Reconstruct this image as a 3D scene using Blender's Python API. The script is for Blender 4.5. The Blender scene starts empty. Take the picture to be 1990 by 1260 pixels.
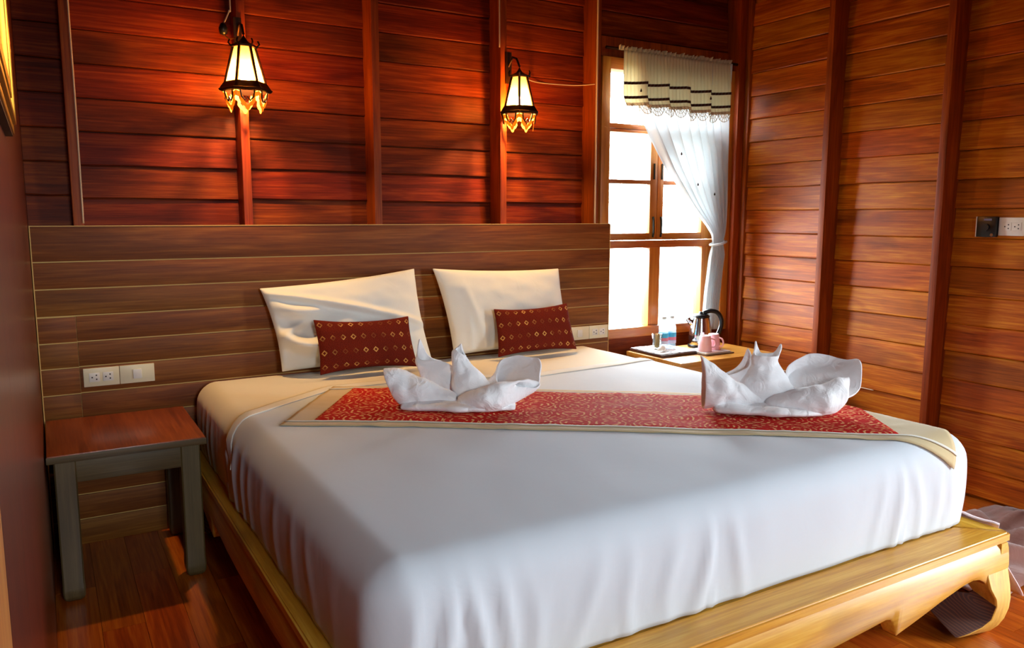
import bpy, bmesh, math, random
from mathutils import Vector, Matrix, noise
random.seed(7)
D = bpy.data
SC = bpy.context.scene
COL = SC.collection

# ------------------------------------------------------------------ camera
CAM = Vector((-4.14915, -3.96158, 1.46724))
yaw, pitch, roll, FPX = 0.532489, 0.136092, 0.001753, 1540.21
fw = Vector((math.sin(yaw)*math.cos(pitch), math.cos(yaw)*math.cos(pitch), -math.sin(pitch)))
rt = Vector((math.cos(yaw), -math.sin(yaw), 0))
up = rt.cross(fw)
r2 = rt*math.cos(roll)+up*math.sin(roll)
u2 = up*math.cos(roll)-rt*math.sin(roll)
cd = D.cameras.new('camera'); cam = D.objects.new('camera', cd); COL.objects.link(cam)
cd.sensor_width = 36; cd.lens = FPX*36/1990; cd.clip_start = 0.01
m = Matrix((r2, u2, -fw)).transposed().to_4x4(); m.translation = CAM
cam.matrix_world = m
SC.camera = cam

# ------------------------------------------------------------------ world, daylight, exposure
WB = 0.09          # plank face of the back wall
XL, XR, YF, ZC = -4.2, 0.0, -5.7, 3.0
world = D.worlds.new('overcast_sky'); SC.world = world; world.use_nodes = True
bg = world.node_tree.nodes['Background']
bg.inputs[1].default_value = 40.0
_nt = world.node_tree          # bright overcast sky above, darker ground below the horizon
_tc = _nt.nodes.new('ShaderNodeTexCoord'); _sp = _nt.nodes.new('ShaderNodeSeparateXYZ'); _rp = _nt.nodes.new('ShaderNodeValToRGB')
_mr = _nt.nodes.new('ShaderNodeMapRange'); _mr.inputs[1].default_value = -0.16; _mr.inputs[2].default_value = 0.10
_nt.links.new(_tc.outputs['Generated'], _sp.inputs[0]); _nt.links.new(_sp.outputs[2], _mr.inputs[0]); _nt.links.new(_mr.outputs[0], _rp.inputs[0])
_rp.color_ramp.elements[0].color = (0.08, 0.095, 0.065, 1); _rp.color_ramp.elements[1].color = (0.84, 0.94, 1.0, 1)
_nt.links.new(_rp.outputs[0], bg.inputs[0])
def portal(name, loc, rot, sx, sy):
    l = D.lights.new(name, 'AREA'); l.shape = 'RECTANGLE'; l.size = sx; l.size_y = sy
    l.cycles.is_portal = True
    o = D.objects.new(name, l); COL.objects.link(o); o.location = loc; o.rotation_euler = rot
portal('window_portal', (-0.62, 0.2, 1.55), (math.radians(-90), 0, 0), 1.1, 1.75)
portal('balcony_door_portal', (0.12, -3.825, 1.05), (0, math.radians(90), 0), 2.1, 0.65)
portal('front_fill_portal', (-3.68, YF-0.12, 1.85), (math.radians(90), 0, 0), 0.6, 0.95)  # unseen opening behind the camera, added as fill light for the bed
SC.view_settings.view_transform = 'Standard'; SC.view_settings.look = 'None'
SC.view_settings.gamma = 1; SC.view_settings.use_curve_mapping = False
SC.view_settings.exposure = 0.12
SC.cycles.max_bounces = 8; SC.cycles.diffuse_bounces = 5; SC.cycles.glossy_bounces = 4
SC.cycles.transmission_bounces = 6; SC.cycles.transparent_max_bounces = 32
SC.cycles.sample_clamp_indirect = 6; SC.cycles.sample_clamp_direct = 0
SC.cycles.use_denoising = True
SC.cycles.caustics_reflective = False; SC.cycles.caustics_refractive = False

# ------------------------------------------------------------------ helpers
def tag(o, label=None, cat=None, group=None, kind=None):
    if label: o['label'] = label
    if cat: o['category'] = cat
    if group: o['group'] = group
    if kind: o['kind'] = kind
    return o
def empty(name, loc, rz=0):
    o = D.objects.new(name, None); COL.objects.link(o); o.location = loc; o.rotation_euler = (0, 0, rz)
    o.empty_display_size = 0.05
    return o
def obj(name, vs, fs, mat, parent=None, smooth=False, world=True, uvs=None, mats=None, fm=None):
    """vs in world coordinates (or local when world=False); the parent's own location is taken off"""
    me = D.meshes.new(name)
    if parent is not None and world:
        L = parent.location.copy()
        if parent.parent is not None: L += parent.parent.location
        vs = [(v[0]-L[0], v[1]-L[1], v[2]-L[2]) for v in vs]
    me.from_pydata([tuple(v) for v in vs], [], fs)
    if uvs is not None:
        ul = me.uv_layers.new(name='UVMap')
        for lp in me.loops: ul.data[lp.index].uv = uvs[lp.vertex_index]
    bm = bmesh.new(); bm.from_mesh(me)
    if name in ('mattress', 'bed_sheet'): bmesh.ops.remove_doubles(bm, verts=bm.verts, dist=0.0004)
    bmesh.ops.recalc_face_normals(bm, faces=bm.faces); bm.to_mesh(me); bm.free()
    if mats:
        for mm in mats: me.materials.append(mm)
        for i, k in enumerate(fm): me.polygons[i].material_index = k
    else: me.materials.append(mat)
    if smooth:
        for p in me.polygons: p.use_smooth = True
    o = D.objects.new(name, me); COL.objects.link(o)
    if parent is not None: o.parent = parent
    return o
def smooth_angle(o, deg=35):
    me = o.data
    bm = bmesh.new(); bm.from_mesh(me)
    for f in bm.faces: f.smooth = True
    for e in bm.edges:
        if len(e.link_faces) == 2 and e.calc_face_angle(0) > math.radians(deg): e.smooth = False
    bm.to_mesh(me); bm.free()
    return o
def mod(o, typ, **kw):
    m_ = o.modifiers.new(typ.lower(), typ)
    for k, v in kw.items(): setattr(m_, k, v)
    return m_
def box_vf(x0, x1, y0, y1, z0, z1, b=0.0):
    if b <= 0:
        v = [(x, y, z) for z in (z0, z1) for y in (y0, y1) for x in (x0, x1)]
        f = [(0, 2, 3, 1), (4, 5, 7, 6), (0, 1, 5, 4), (2, 6, 7, 3), (0, 4, 6, 2), (1, 3, 7, 5)]
        return v, f
    bm = bmesh.new()
    bmesh.ops.create_cube(bm, size=1)
    for v in bm.verts:
        v.co = Vector(((x0+x1)/2+v.co.x*(x1-x0), (y0+y1)/2+v.co.y*(y1-y0), (z0+z1)/2+v.co.z*(z1-z0)))
    bmesh.ops.bevel(bm, geom=bm.edges[:], offset=b, segments=2, profile=0.6, affect='EDGES')
    bm.verts.index_update()
    v = [tuple(q.co) for q in bm.verts]; f = [tuple(q.index for q in p.verts) for p in bm.faces]
    bm.free(); return v, f
def box(name, x0, x1, y0, y1, z0, z1, mat, parent=None, b=0.0):
    v, f = box_vf(x0, x1, y0, y1, z0, z1, b)
    o = obj(name, v, f, mat, parent)
    if b > 0: smooth_angle(o, 40)
    return o
def joinvf(parts):
    V, F = [], []
    for v, f in parts:
        n = len(V); V += list(v); F += [tuple(i+n for i in q) for q in f]
    return V, F
def tube_vf(pts, r, n=10, cap=True):
    pts = [Vector(p) for p in pts]; V, F = [], []
    rr = r if isinstance(r, (list, tuple)) else [r]*len(pts)
    prev = None
    for i, p in enumerate(pts):
        t = (pts[min(i+1, len(pts)-1)]-pts[max(i-1, 0)]).normalized()
        if prev is None:
            a = t.orthogonal().normalized()
        else:
            a = (prev - t*prev.dot(t)).normalized()
        prev = a; b = t.cross(a)
        for k in range(n):
            th = 2*math.pi*k/n
            V.append(p+(a*math.cos(th)+b*math.sin(th))*rr[i])
    for i in range(len(pts)-1):
        for k in range(n):
            k2 = (k+1) % n
            F.append((i*n+k, i*n+k2, (i+1)*n+k2, (i+1)*n+k))
    if cap:
        F.append(tuple(range(n))[::-1]); F.append(tuple(range((len(pts)-1)*n, len(pts)*n)))
    return V, F
def lathe_vf(prof, c, n=28, capb=True, capt=False):
    V, F = [], []
    for (r, z) in prof:
        for k in range(n):
            th = 2*math.pi*k/n
            V.append((c[0]+r*math.cos(th), c[1]+r*math.sin(th), c[2]+z))
    for i in range(len(prof)-1):
        for k in range(n):
            k2 = (k+1) % n
            F.append((i*n+k, i*n+k2, (i+1)*n+k2, (i+1)*n+k))
    if capb: F.append(tuple(range(n))[::-1])
    if capt: F.append(tuple(range((len(prof)-1)*n, len(prof)*n)))
    return V, F
def smoothstep(a, b, x):
    t = max(0, min(1, (x-a)/(b-a))) if a != b else 0
    return t*t*(3-2*t)
def catmull(pts, per=8):
    out = []
    P = [Vector(p) for p in pts]
    for i in range(len(P)-1):
        p0 = P[max(i-1, 0)]; p1 = P[i]; p2 = P[i+1]; p3 = P[min(i+2, len(P)-1)]
        for k in range(per):
            t = k/per
            out.append(0.5*((2*p1)+(p2-p0)*t+(2*p0-5*p1+4*p2-p3)*t*t+(3*p1-p0-3*p2+p3)*t**3))
    out.append(P[-1]); return out
def lerp_tab(tab, x):
    if x <= tab[0][0]: return tab[0][1]
    for (a, va), (b, vb) in zip(tab, tab[1:]):
        if x <= b: return va+(vb-va)*(x-a)/(b-a)
    return tab[-1][1]

# ------------------------------------------------------------------ materials
def newmat(name):
    mt = D.materials.new(name); mt.use_nodes = True
    nt = mt.node_tree; b = nt.nodes['Principled BSDF']
    return mt, nt, b
def L(nt, a, b): nt.links.new(a, b)
def N(nt, t, **kw):
    n = nt.nodes.new(t)
    for k, v in kw.items():
        if k.startswith('i_'):
            n.inputs[int(k[2:])].default_value = v
        else: setattr(n, k, v)
    return n
def lin(c):
    return tuple(((x/255)/12.92 if x/255 <= 0.04045 else (((x/255)+0.055)/1.055)**2.4) for x in c)+(1,)
def plain(name, rgb, rough=0.5, metal=0.0, coat=0.0, sss=0, bump=None, trans=0, ior=1.45, emis=None, es=0, spec=0.5, alpha=1):
    mt, nt, b = newmat(name)
    b.inputs['Base Color'].default_value = lin(rgb)
    b.inputs['Roughness'].default_value = rough
    b.inputs['Metallic'].default_value = metal
    b.inputs['Coat Weight'].default_value = coat
    b.inputs['Transmission Weight'].default_value = trans
    b.inputs['IOR'].default_value = ior
    b.inputs['Specular IOR Level'].default_value = spec
    if emis: b.inputs['Emission Color'].default_value = lin(emis); b.inputs['Emission Strength'].default_value = es
    # a little tone and surface variation so that nothing is a flat fill
    tc = N(nt, 'ShaderNodeTexCoord'); nz = N(nt, 'ShaderNodeTexNoise'); nz.inputs['Scale'].default_value = bump[0] if bump else 14
    nz.inputs['Detail'].default_value = 4
    L(nt, tc.outputs['Object'], nz.inputs['Vector'])
    hs = N(nt, 'ShaderNodeHueSaturation'); mr = N(nt, 'ShaderNodeMapRange')
    mr.inputs[3].default_value = 0.92; mr.inputs[4].default_value = 1.08
    L(nt, nz.outputs['Fac'], mr.inputs[0]); L(nt, mr.outputs[0], hs.inputs['Value'])
    hs.inputs['Color'].default_value = lin(rgb); L(nt, hs.outputs[0], b.inputs['Base Color'])
    if bump:
        bp = N(nt, 'ShaderNodeBump'); bp.inputs['Strength'].default_value = bump[1]; bp.inputs['Distance'].default_value = 0.004
        L(nt, nz.outputs['Fac'], bp.inputs['Height']); L(nt, bp.outputs[0], b.inputs['Normal'])
    return mt
def wood(name, dark, mid, light, axis, rough=0.35, coat=0.3, scale=1.0, vary=0.35, knots=True, bump=0.12, huev=0.006, spec=0.5):
    mt, nt, b = newmat(name)
    tc = N(nt, 'ShaderNodeTexCoord'); oi = N(nt, 'ShaderNodeObjectInfo')
    off = N(nt, 'ShaderNodeVectorMath', operation='SCALE'); off.inputs[0].default_value = (17.3, 9.1, 23.7)
    L(nt, oi.outputs['Random'], off.inputs['Scale'])
    ad = N(nt, 'ShaderNodeVectorMath', operation='ADD')
    L(nt, tc.outputs['Object'], ad.inputs[0]); L(nt, off.outputs[0], ad.inputs[1])
    def mapped(al, ac):
        mp = N(nt, 'ShaderNodeMapping'); s = [ac*scale]*3; s[axis] = al*scale
        mp.inputs['Scale'].default_value = s; L(nt, ad.outputs[0], mp.inputs['Vector']); return mp
    m1 = mapped(0.9, 9); n1 = N(nt, 'ShaderNodeTexNoise'); n1.inputs['Scale'].default_value = 1.3
    n1.inputs['Detail'].default_value = 3; n1.inputs['Distortion'].default_value = 0.8; L(nt, m1.outputs[0], n1.inputs['Vector'])
    m2 = mapped(3.0, 90); n2 = N(nt, 'ShaderNodeTexNoise'); n2.inputs['Scale'].default_value = 1.2
    n2.inputs['Detail'].default_value = 5; n2.inputs['Roughness'].default_value = 0.65; L(nt, m2.outputs[0], n2.inputs['Vector'])
    # cathedral rings: wave of the low noise
    mul = N(nt, 'ShaderNodeMath', operation='MULTIPLY'); mul.inputs[1].default_value = 26; L(nt, n1.outputs['Fac'], mul.inputs[0])
    sn = N(nt, 'ShaderNodeMath', operation='SINE'); L(nt, mul.outputs[0], sn.inputs[0])
    mr = N(nt, 'ShaderNodeMapRange'); mr.inputs[1].default_value = -1; L(nt, sn.outputs[0], mr.inputs[0])
    mixf = N(nt, 'ShaderNodeMath', operation='MULTIPLY_ADD'); mixf.inputs[1].default_value = 0.10; L(nt, mr.outputs[0], mixf.inputs[0])
    s2 = N(nt, 'ShaderNodeMath', operation='MULTIPLY_ADD'); s2.inputs[1].default_value = 0.75; L(nt, n2.outputs['Fac'], s2.inputs[0])
    s3 = N(nt, 'ShaderNodeMath', operation='MULTIPLY_ADD'); s3.inputs[1].default_value = 0.45; s3.inputs[2].default_value = -0.14
    L(nt, n1.outputs['Fac'], s3.inputs[0]); L(nt, s3.outputs[0], s2.inputs[2]); L(nt, s2.outputs[0], mixf.inputs[2])
    rp = N(nt, 'ShaderNodeValToRGB'); L(nt, mixf.outputs[0], rp.inputs[0])
    e = rp.color_ramp.elements; e[0].position = 0.22; e[0].color = lin(dark); e[1].position = 0.82; e[1].color = lin(light)
    k = rp.color_ramp.elements.new(0.52); k.color = lin(mid)
    last = rp.outputs[0]
    if knots:
        m3 = mapped(1.0, 2.6); n3 = N(nt, 'ShaderNodeTexNoise'); n3.inputs['Scale'].default_value = 1.7
        n3.inputs['Detail'].default_value = 2; L(nt, m3.outputs[0], n3.inputs['Vector'])
        r3 = N(nt, 'ShaderNodeMapRange'); r3.inputs[1].default_value = 0.60; r3.inputs[2].default_value = 0.74
        L(nt, n3.outputs['Fac'], r3.inputs[0])
        mf = N(nt, 'ShaderNodeMath', operation='MULTIPLY'); mf.inputs[1].default_value = 0.65; L(nt, r3.outputs[0], mf.inputs[0])
        mx = N(nt, 'ShaderNodeMix', data_type='RGBA'); L(nt, mf.outputs[0], mx.inputs['Factor'])
        L(nt, last, mx.inputs['A']); mx.inputs['B'].default_value = lin(tuple(c*0.62 for c in dark)); last = mx.outputs['Result']
    hs = N(nt, 'ShaderNodeHueSaturation'); L(nt, last, hs.inputs['Color'])
    rv = N(nt, 'ShaderNodeMapRange'); rv.inputs[3].default_value = 1-vary; rv.inputs[4].default_value = 1+vary*0.8
    L(nt, oi.outputs['Random'], rv.inputs[0]); L(nt, rv.outputs[0], hs.inputs['Value'])
    wn = N(nt, 'ShaderNodeTexWhiteNoise', noise_dimensions='1D'); L(nt, oi.outputs['Random'], wn.inputs['W'])
    rh = N(nt, 'ShaderNodeMapRange'); rh.inputs[3].default_value = 0.5-huev; rh.inputs[4].default_value = 0.5+huev
    L(nt, wn.outputs['Value'], rh.inputs[0]); L(nt, rh.outputs[0], hs.inputs['Hue'])
    L(nt, hs.outputs[0], b.inputs['Base Color'])
    b.inputs['Roughness'].default_value = rough; b.inputs['Coat Weight'].default_value = coat
    b.inputs['Coat Roughness'].default_value = 0.22; b.inputs['Specular IOR Level'].default_value = spec
    bp = N(nt, 'ShaderNodeBump'); bp.inputs['Strength'].default_value = bump; bp.inputs['Distance'].default_value = 0.003
    L(nt, n2.outputs['Fac'], bp.inputs['Height']); L(nt, bp.outputs[0], b.inputs['Normal'])
    return mt
def cloth(name, rgb, rough=0.9, weave=900, bump=0.15, sheen=0.2, folds=None):
    mt, nt, b = newmat(name)
    b.inputs['Base Color'].default_value = lin(rgb); b.inputs['Roughness'].default_value = rough
    b.inputs['Sheen Weight'].default_value = sheen; b.inputs['Specular IOR Level'].default_value = 0.2
    tc = N(nt, 'ShaderNodeTexCoord'); nz = N(nt, 'ShaderNodeTexNoise'); nz.inputs['Scale'].default_value = weave
    L(nt, tc.outputs['Object'], nz.inputs['Vector'])
    bp = N(nt, 'ShaderNodeBump'); bp.inputs['Strength'].default_value = bump; bp.inputs['Distance'].default_value = 0.001
    L(nt, nz.outputs['Fac'], bp.inputs['Height']); last = bp
    if folds:
        n2 = N(nt, 'ShaderNodeTexNoise'); n2.inputs['Scale'].default_value = folds[0]; n2.inputs['Detail'].default_value = 3
        n2.inputs['Distortion'].default_value = 1.2
        L(nt, tc.outputs['Object'], n2.inputs['Vector'])
        b2 = N(nt, 'ShaderNodeBump'); b2.inputs['Strength'].default_value = folds[1]; b2.inputs['Distance'].default_value = 0.02
        L(nt, n2.outputs['Fac'], b2.inputs['Height']); L(nt, last.outputs[0], b2.inputs['Normal']); last = b2
    L(nt, last.outputs[0], b.inputs['Normal'])
    return mt

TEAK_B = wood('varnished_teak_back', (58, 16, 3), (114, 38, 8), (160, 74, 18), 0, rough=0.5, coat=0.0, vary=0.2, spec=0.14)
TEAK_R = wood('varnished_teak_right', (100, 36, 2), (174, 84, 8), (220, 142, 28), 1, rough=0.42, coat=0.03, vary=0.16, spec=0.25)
TEAK_V = wood('teak_stud', (92, 30, 3), (140, 54, 7), (174, 84, 16), 2, rough=0.5, coat=0.0, vary=0.1, knots=False, spec=0.25)
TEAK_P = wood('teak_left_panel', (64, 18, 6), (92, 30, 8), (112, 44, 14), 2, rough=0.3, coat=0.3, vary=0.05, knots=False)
TEAK_O = wood('teak_window', (150, 74, 18), (192, 112, 34), (214, 146, 60), 2, rough=0.4, coat=0.2, vary=0.12, knots=False)
TEAK_OX = wood('teak_window_rail', (140, 66, 16), (182, 100, 28), (208, 136, 52), 0, rough=0.4, coat=0.2, vary=0.12, knots=False)
FLOOR = wood('varnished_floor', (112, 38, 6), (172, 76, 14), (212, 120, 32), 1, rough=0.28, coat=0.5, vary=0.14, knots=False)
HEADB = wood('headboard_wood', (84, 40, 10), (122, 68, 20), (156, 100, 38), 0, rough=0.5, coat=0.0, vary=0.07, spec=0.25, knots=False, bump=0.2)
GROOVE = plain('groove_tan', (214, 172, 96), 0.6)
BEDW_X = wood('bed_wood_x', (176, 114, 26), (210, 155, 46), (232, 190, 86), 0, rough=0.4, coat=0.2, vary=0.08, knots=True)
BEDW_Y = wood('bed_wood_y', (176, 114, 26), (210, 155, 46), (232, 190, 86), 1, rough=0.4, coat=0.2, vary=0.08, knots=True)
BEDW_Z = wood('bed_wood_z', (184, 128, 44), (214, 166, 68), (232, 194, 108), 2, rough=0.4, coat=0.2, vary=0.06, knots=False)
NS_TOP = wood('nightstand_top', (92, 32, 12), (136, 56, 22), (168, 84, 38), 1, rough=0.35, coat=0.25, vary=0.05, knots=False)
NS_LEG = wood('nightstand_leg', (62, 50, 26), (88, 72, 40), (112, 94, 58), 2, rough=0.5, coat=0.1, vary=0.08, knots=False)
NS_RAIL = wood('nightstand_rail', (62, 48, 24), (88, 70, 38), (112, 92, 56), 0, rough=0.5, coat=0.1, vary=0.08, knots=False)
TB_TOP = wood('side_table_top', (160, 92, 26), (200, 134, 52), (222, 164, 80), 0, rough=0.35, coat=0.25, vary=0.05, knots=False)
TB_LEG = wood('side_table_leg', (134, 62, 18), (174, 94, 32), (198, 126, 54), 2, rough=0.4, coat=0.2, vary=0.05, knots=False)
DARKW = wood('dark_ceiling_wood', (50, 20, 8), (84, 34, 12), (110, 50, 20), 1, rough=0.5, coat=0.1, vary=0.1, knots=False)
SHEET = cloth('white_sheet', (208, 217, 226), folds=(5, 0.08))
FITTED = cloth('fitted_sheet', (226, 220, 200), folds=(5, 0.1))
HEM = cloth('sheet_hem', (226, 224, 214))
PILLOW = cloth('pillowcase', (232, 232, 224), folds=(7, 0.12))
TOWEL = cloth('terry_towel', (250, 252, 255), weave=420, bump=0.6, sheen=0.5, folds=(16, 0.45))
BEIGE = cloth('runner_beige', (204, 184, 142), bump=0.3)
IRON = plain('lantern_iron', (46, 24, 12), 0.45, metal=0.7)
WHITEP = plain('cream_plastic', (226, 216, 180), 0.35)
WHITEP2 = plain('white_plastic', (226, 222, 210), 0.35)
BLACKP = plain('black_plastic', (16, 17, 20), 0.3)
HOLE = plain('socket_hole', (30, 26, 22), 0.7)
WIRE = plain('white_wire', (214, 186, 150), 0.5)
GOLD = plain('gilt_moulding', (196, 142, 40), 0.3, metal=0.75)
DGOLD = plain('dark_moulding', (34, 16, 8), 0.5)
PINK = plain('pink_ceramic', (244, 196, 204), 0.25, coat=0.5)
PORC = plain('white_porcelain', (238, 234, 228), 0.2, coat=0.4)
STEEL = plain('steel', (200, 204, 208), 0.12, metal=1.0)
BRASSY = plain('dark_metal', (60, 60, 56), 0.4, metal=0.8)
MAUVE = cloth('mauve_blanket', (132, 88, 76), weave=250, bump=0.7, sheen=0.4, folds=(9, 0.3))
PALE = cloth('blanket_lining', (214, 190, 190), weave=250, bump=0.6)
FRINGE = plain('sachet_paper', (206, 172, 112), 0.8)

def glassmat(name, rgb=(255, 255, 255), rough=0.0, mixf=0.85):
    mt = D.materials.new(name); mt.use_nodes = True; nt = mt.node_tree
    for n in list(nt.nodes):
        if n.type != 'OUTPUT_MATERIAL': nt.nodes.remove(n)
    out = nt.nodes['Material Output']
    tr = N(nt, 'ShaderNodeBsdfTransparent'); tr.inputs[0].default_value = lin(rgb)
    gl = N(nt, 'ShaderNodeBsdfGlossy'); gl.inputs['Roughness'].default_value = rough
    lw_ = N(nt, 'ShaderNodeLayerWeight'); fr = N(nt, 'ShaderNodeMath', operation='POWER'); fr.inputs[1].default_value = 3.0; L(nt, lw_.outputs['Facing'], fr.inputs[0])
    mx = N(nt, 'ShaderNodeMixShader'); L(nt, fr.outputs[0], mx.inputs[0]); L(nt, tr.outputs[0], mx.inputs[1]); L(nt, gl.outputs[0], mx.inputs[2])
    L(nt, mx.outputs[0], out.inputs[0]); return mt
GLASS = glassmat('window_glass')
PET = glassmat('bottle_plastic', (225, 238, 246), 0.05)
def _pet():
    nt = PET.node_tree; out = nt.nodes['Material Output']; src = out.inputs[0].links[0].from_socket
    d_ = N(nt, 'ShaderNodeBsdfTranslucent'); d_.inputs[0].default_value = lin((220, 236, 246)); mx = N(nt, 'ShaderNodeMixShader'); mx.inputs[0].default_value = 0.16
    L(nt, src, mx.inputs[1]); L(nt, d_.outputs[0], mx.inputs[2]); L(nt, mx.outputs[0], out.inputs[0])
_pet()
TUMBLER = glassmat('tumbler_glass', (236, 238, 236), 0.02)

def curtainmat(name, rgb, tr_amt=0.55, clear=0.0):
    mt = D.materials.new(name); mt.use_nodes = True; nt = mt.node_tree
    b = nt.nodes['Principled BSDF']; out = nt.nodes['Material Output']
    b.inputs['Base Color'].default_value = lin(rgb); b.inputs['Roughness'].default_value = 0.9
    b.inputs['Specular IOR Level'].default_value = 0.1
    t = N(nt, 'ShaderNodeBsdfTranslucent'); t.inputs[0].default_value = lin(rgb)
    mx = N(nt, 'ShaderNodeMixShader'); mx.inputs[0].default_value = tr_amt
    L(nt, b.outputs[0], mx.inputs[1]); L(nt, t.outputs[0], mx.inputs[2])
    c_ = N(nt, 'ShaderNodeBsdfTransparent'); m2 = N(nt, 'ShaderNodeMixShader'); m2.inputs[0].default_value = clear
    L(nt, mx.outputs[0], m2.inputs[1]); L(nt, c_.outputs[0], m2.inputs[2]); L(nt, m2.outputs[0], out.inputs[0])
    return mt
CURT = curtainmat('sheer_curtain', (222, 226, 228), 0.42, 0.03)
VAL = curtainmat('valance_cloth', (232, 224, 196), 0.5)
LACE = curtainmat('crochet_lace', (210, 190, 158), 0.3)
STRIPE = cloth('brown_ribbon', (52, 22, 10))
PANE_LIT = D.materials.new('lantern_glass'); PANE_LIT.use_nodes = True
def _pl():
    nt = PANE_LIT.node_tree; out = nt.nodes['Material Output']; b = nt.nodes['Principled BSDF']
    b.inputs['Base Color'].default_value = lin((206, 150, 70)); b.inputs['Roughness'].default_value = 0.3
    t = N(nt, 'ShaderNodeBsdfTranslucent'); t.inputs[0].default_value = lin((224, 160, 76))
    mx = N(nt, 'ShaderNodeMixShader'); mx.inputs[0].default_value = 0.6
    c_ = N(nt, 'ShaderNodeBsdfTransparent'); c_.inputs[0].default_value = lin((255, 214, 130)); m2 = N(nt, 'ShaderNodeMixShader'); m2.inputs[0].default_value = 0.3
    L(nt, b.outputs[0], mx.inputs[1]); L(nt, t.outputs[0], mx.inputs[2]); L(nt, mx.outputs[0], m2.inputs[1]); L(nt, c_.outputs[0], m2.inputs[2]); L(nt, m2.outputs[0], out.inputs[0])
_pl()
def skirtmat():
    mt = curtainmat('amber_skirt', (250, 190, 80), 0.6); return mt
AMBER = skirtmat()
BULB = plain('bulb', (255, 240, 200), 0.4, emis=(255, 200, 128), es=2300)

def brocade():
    mt, nt, b = newmat('red_brocade')
    uv = N(nt, 'ShaderNodeTexCoord')
    mp = N(nt, 'ShaderNodeMapping'); mp.inputs['Scale'].default_value = (1, 1, 1); L(nt, uv.outputs['UV'], mp.inputs[0])
    # medallions with scrolls on a repeating field
    vor = N(nt, 'ShaderNodeTexVoronoi'); vor.feature = 'F1'; vor.inputs['Scale'].default_value = 7.5; vor.inputs['Randomness'].default_value = 0.25
    L(nt, mp.outputs[0], vor.inputs['Vector'])
    r1 = N(nt, 'ShaderNodeMath', operation='MULTIPLY'); r1.inputs[1].default_value = 46; L(nt, vor.outputs['Distance'], r1.inputs[0])
    s1 = N(nt, 'ShaderNodeMath', operation='SINE'); L(nt, r1.outputs[0], s1.inputs[0])
    nz = N(nt, 'ShaderNodeTexNoise'); nz.inputs['Scale'].default_value = 52; nz.inputs['Detail'].default_value = 2; L(nt, mp.outputs[0], nz.inputs['Vector'])
    a = N(nt, 'ShaderNodeMath', operation='MULTIPLY_ADD'); a.inputs[1].default_value = 0.16; L(nt, s1.outputs[0], a.inputs[0]); L(nt, nz.outputs['Fac'], a.inputs[2])
    rp = N(nt, 'ShaderNodeValToRGB'); L(nt, a.outputs[0], rp.inputs[0])
    e = rp.color_ramp.elements; e[0].position = 0.58; e[0].color = lin((186, 18, 10)); e[1].position = 0.70; e[1].color = lin((230, 178, 120))
    L(nt, rp.outputs[0], b.inputs['Base Color']); b.inputs['Roughness'].default_value = 0.85; b.inputs['Specular IOR Level'].default_value = 0.15
    bp = N(nt, 'ShaderNodeBump'); bp.inputs['Strength'].default_value = 0.3; bp.inputs['Distance'].default_value = 0.002
    L(nt, a.outputs[0], bp.inputs['Height']); L(nt, bp.outputs[0], b.inputs['Normal'])
    return mt
BROCADE = brocade()
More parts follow.
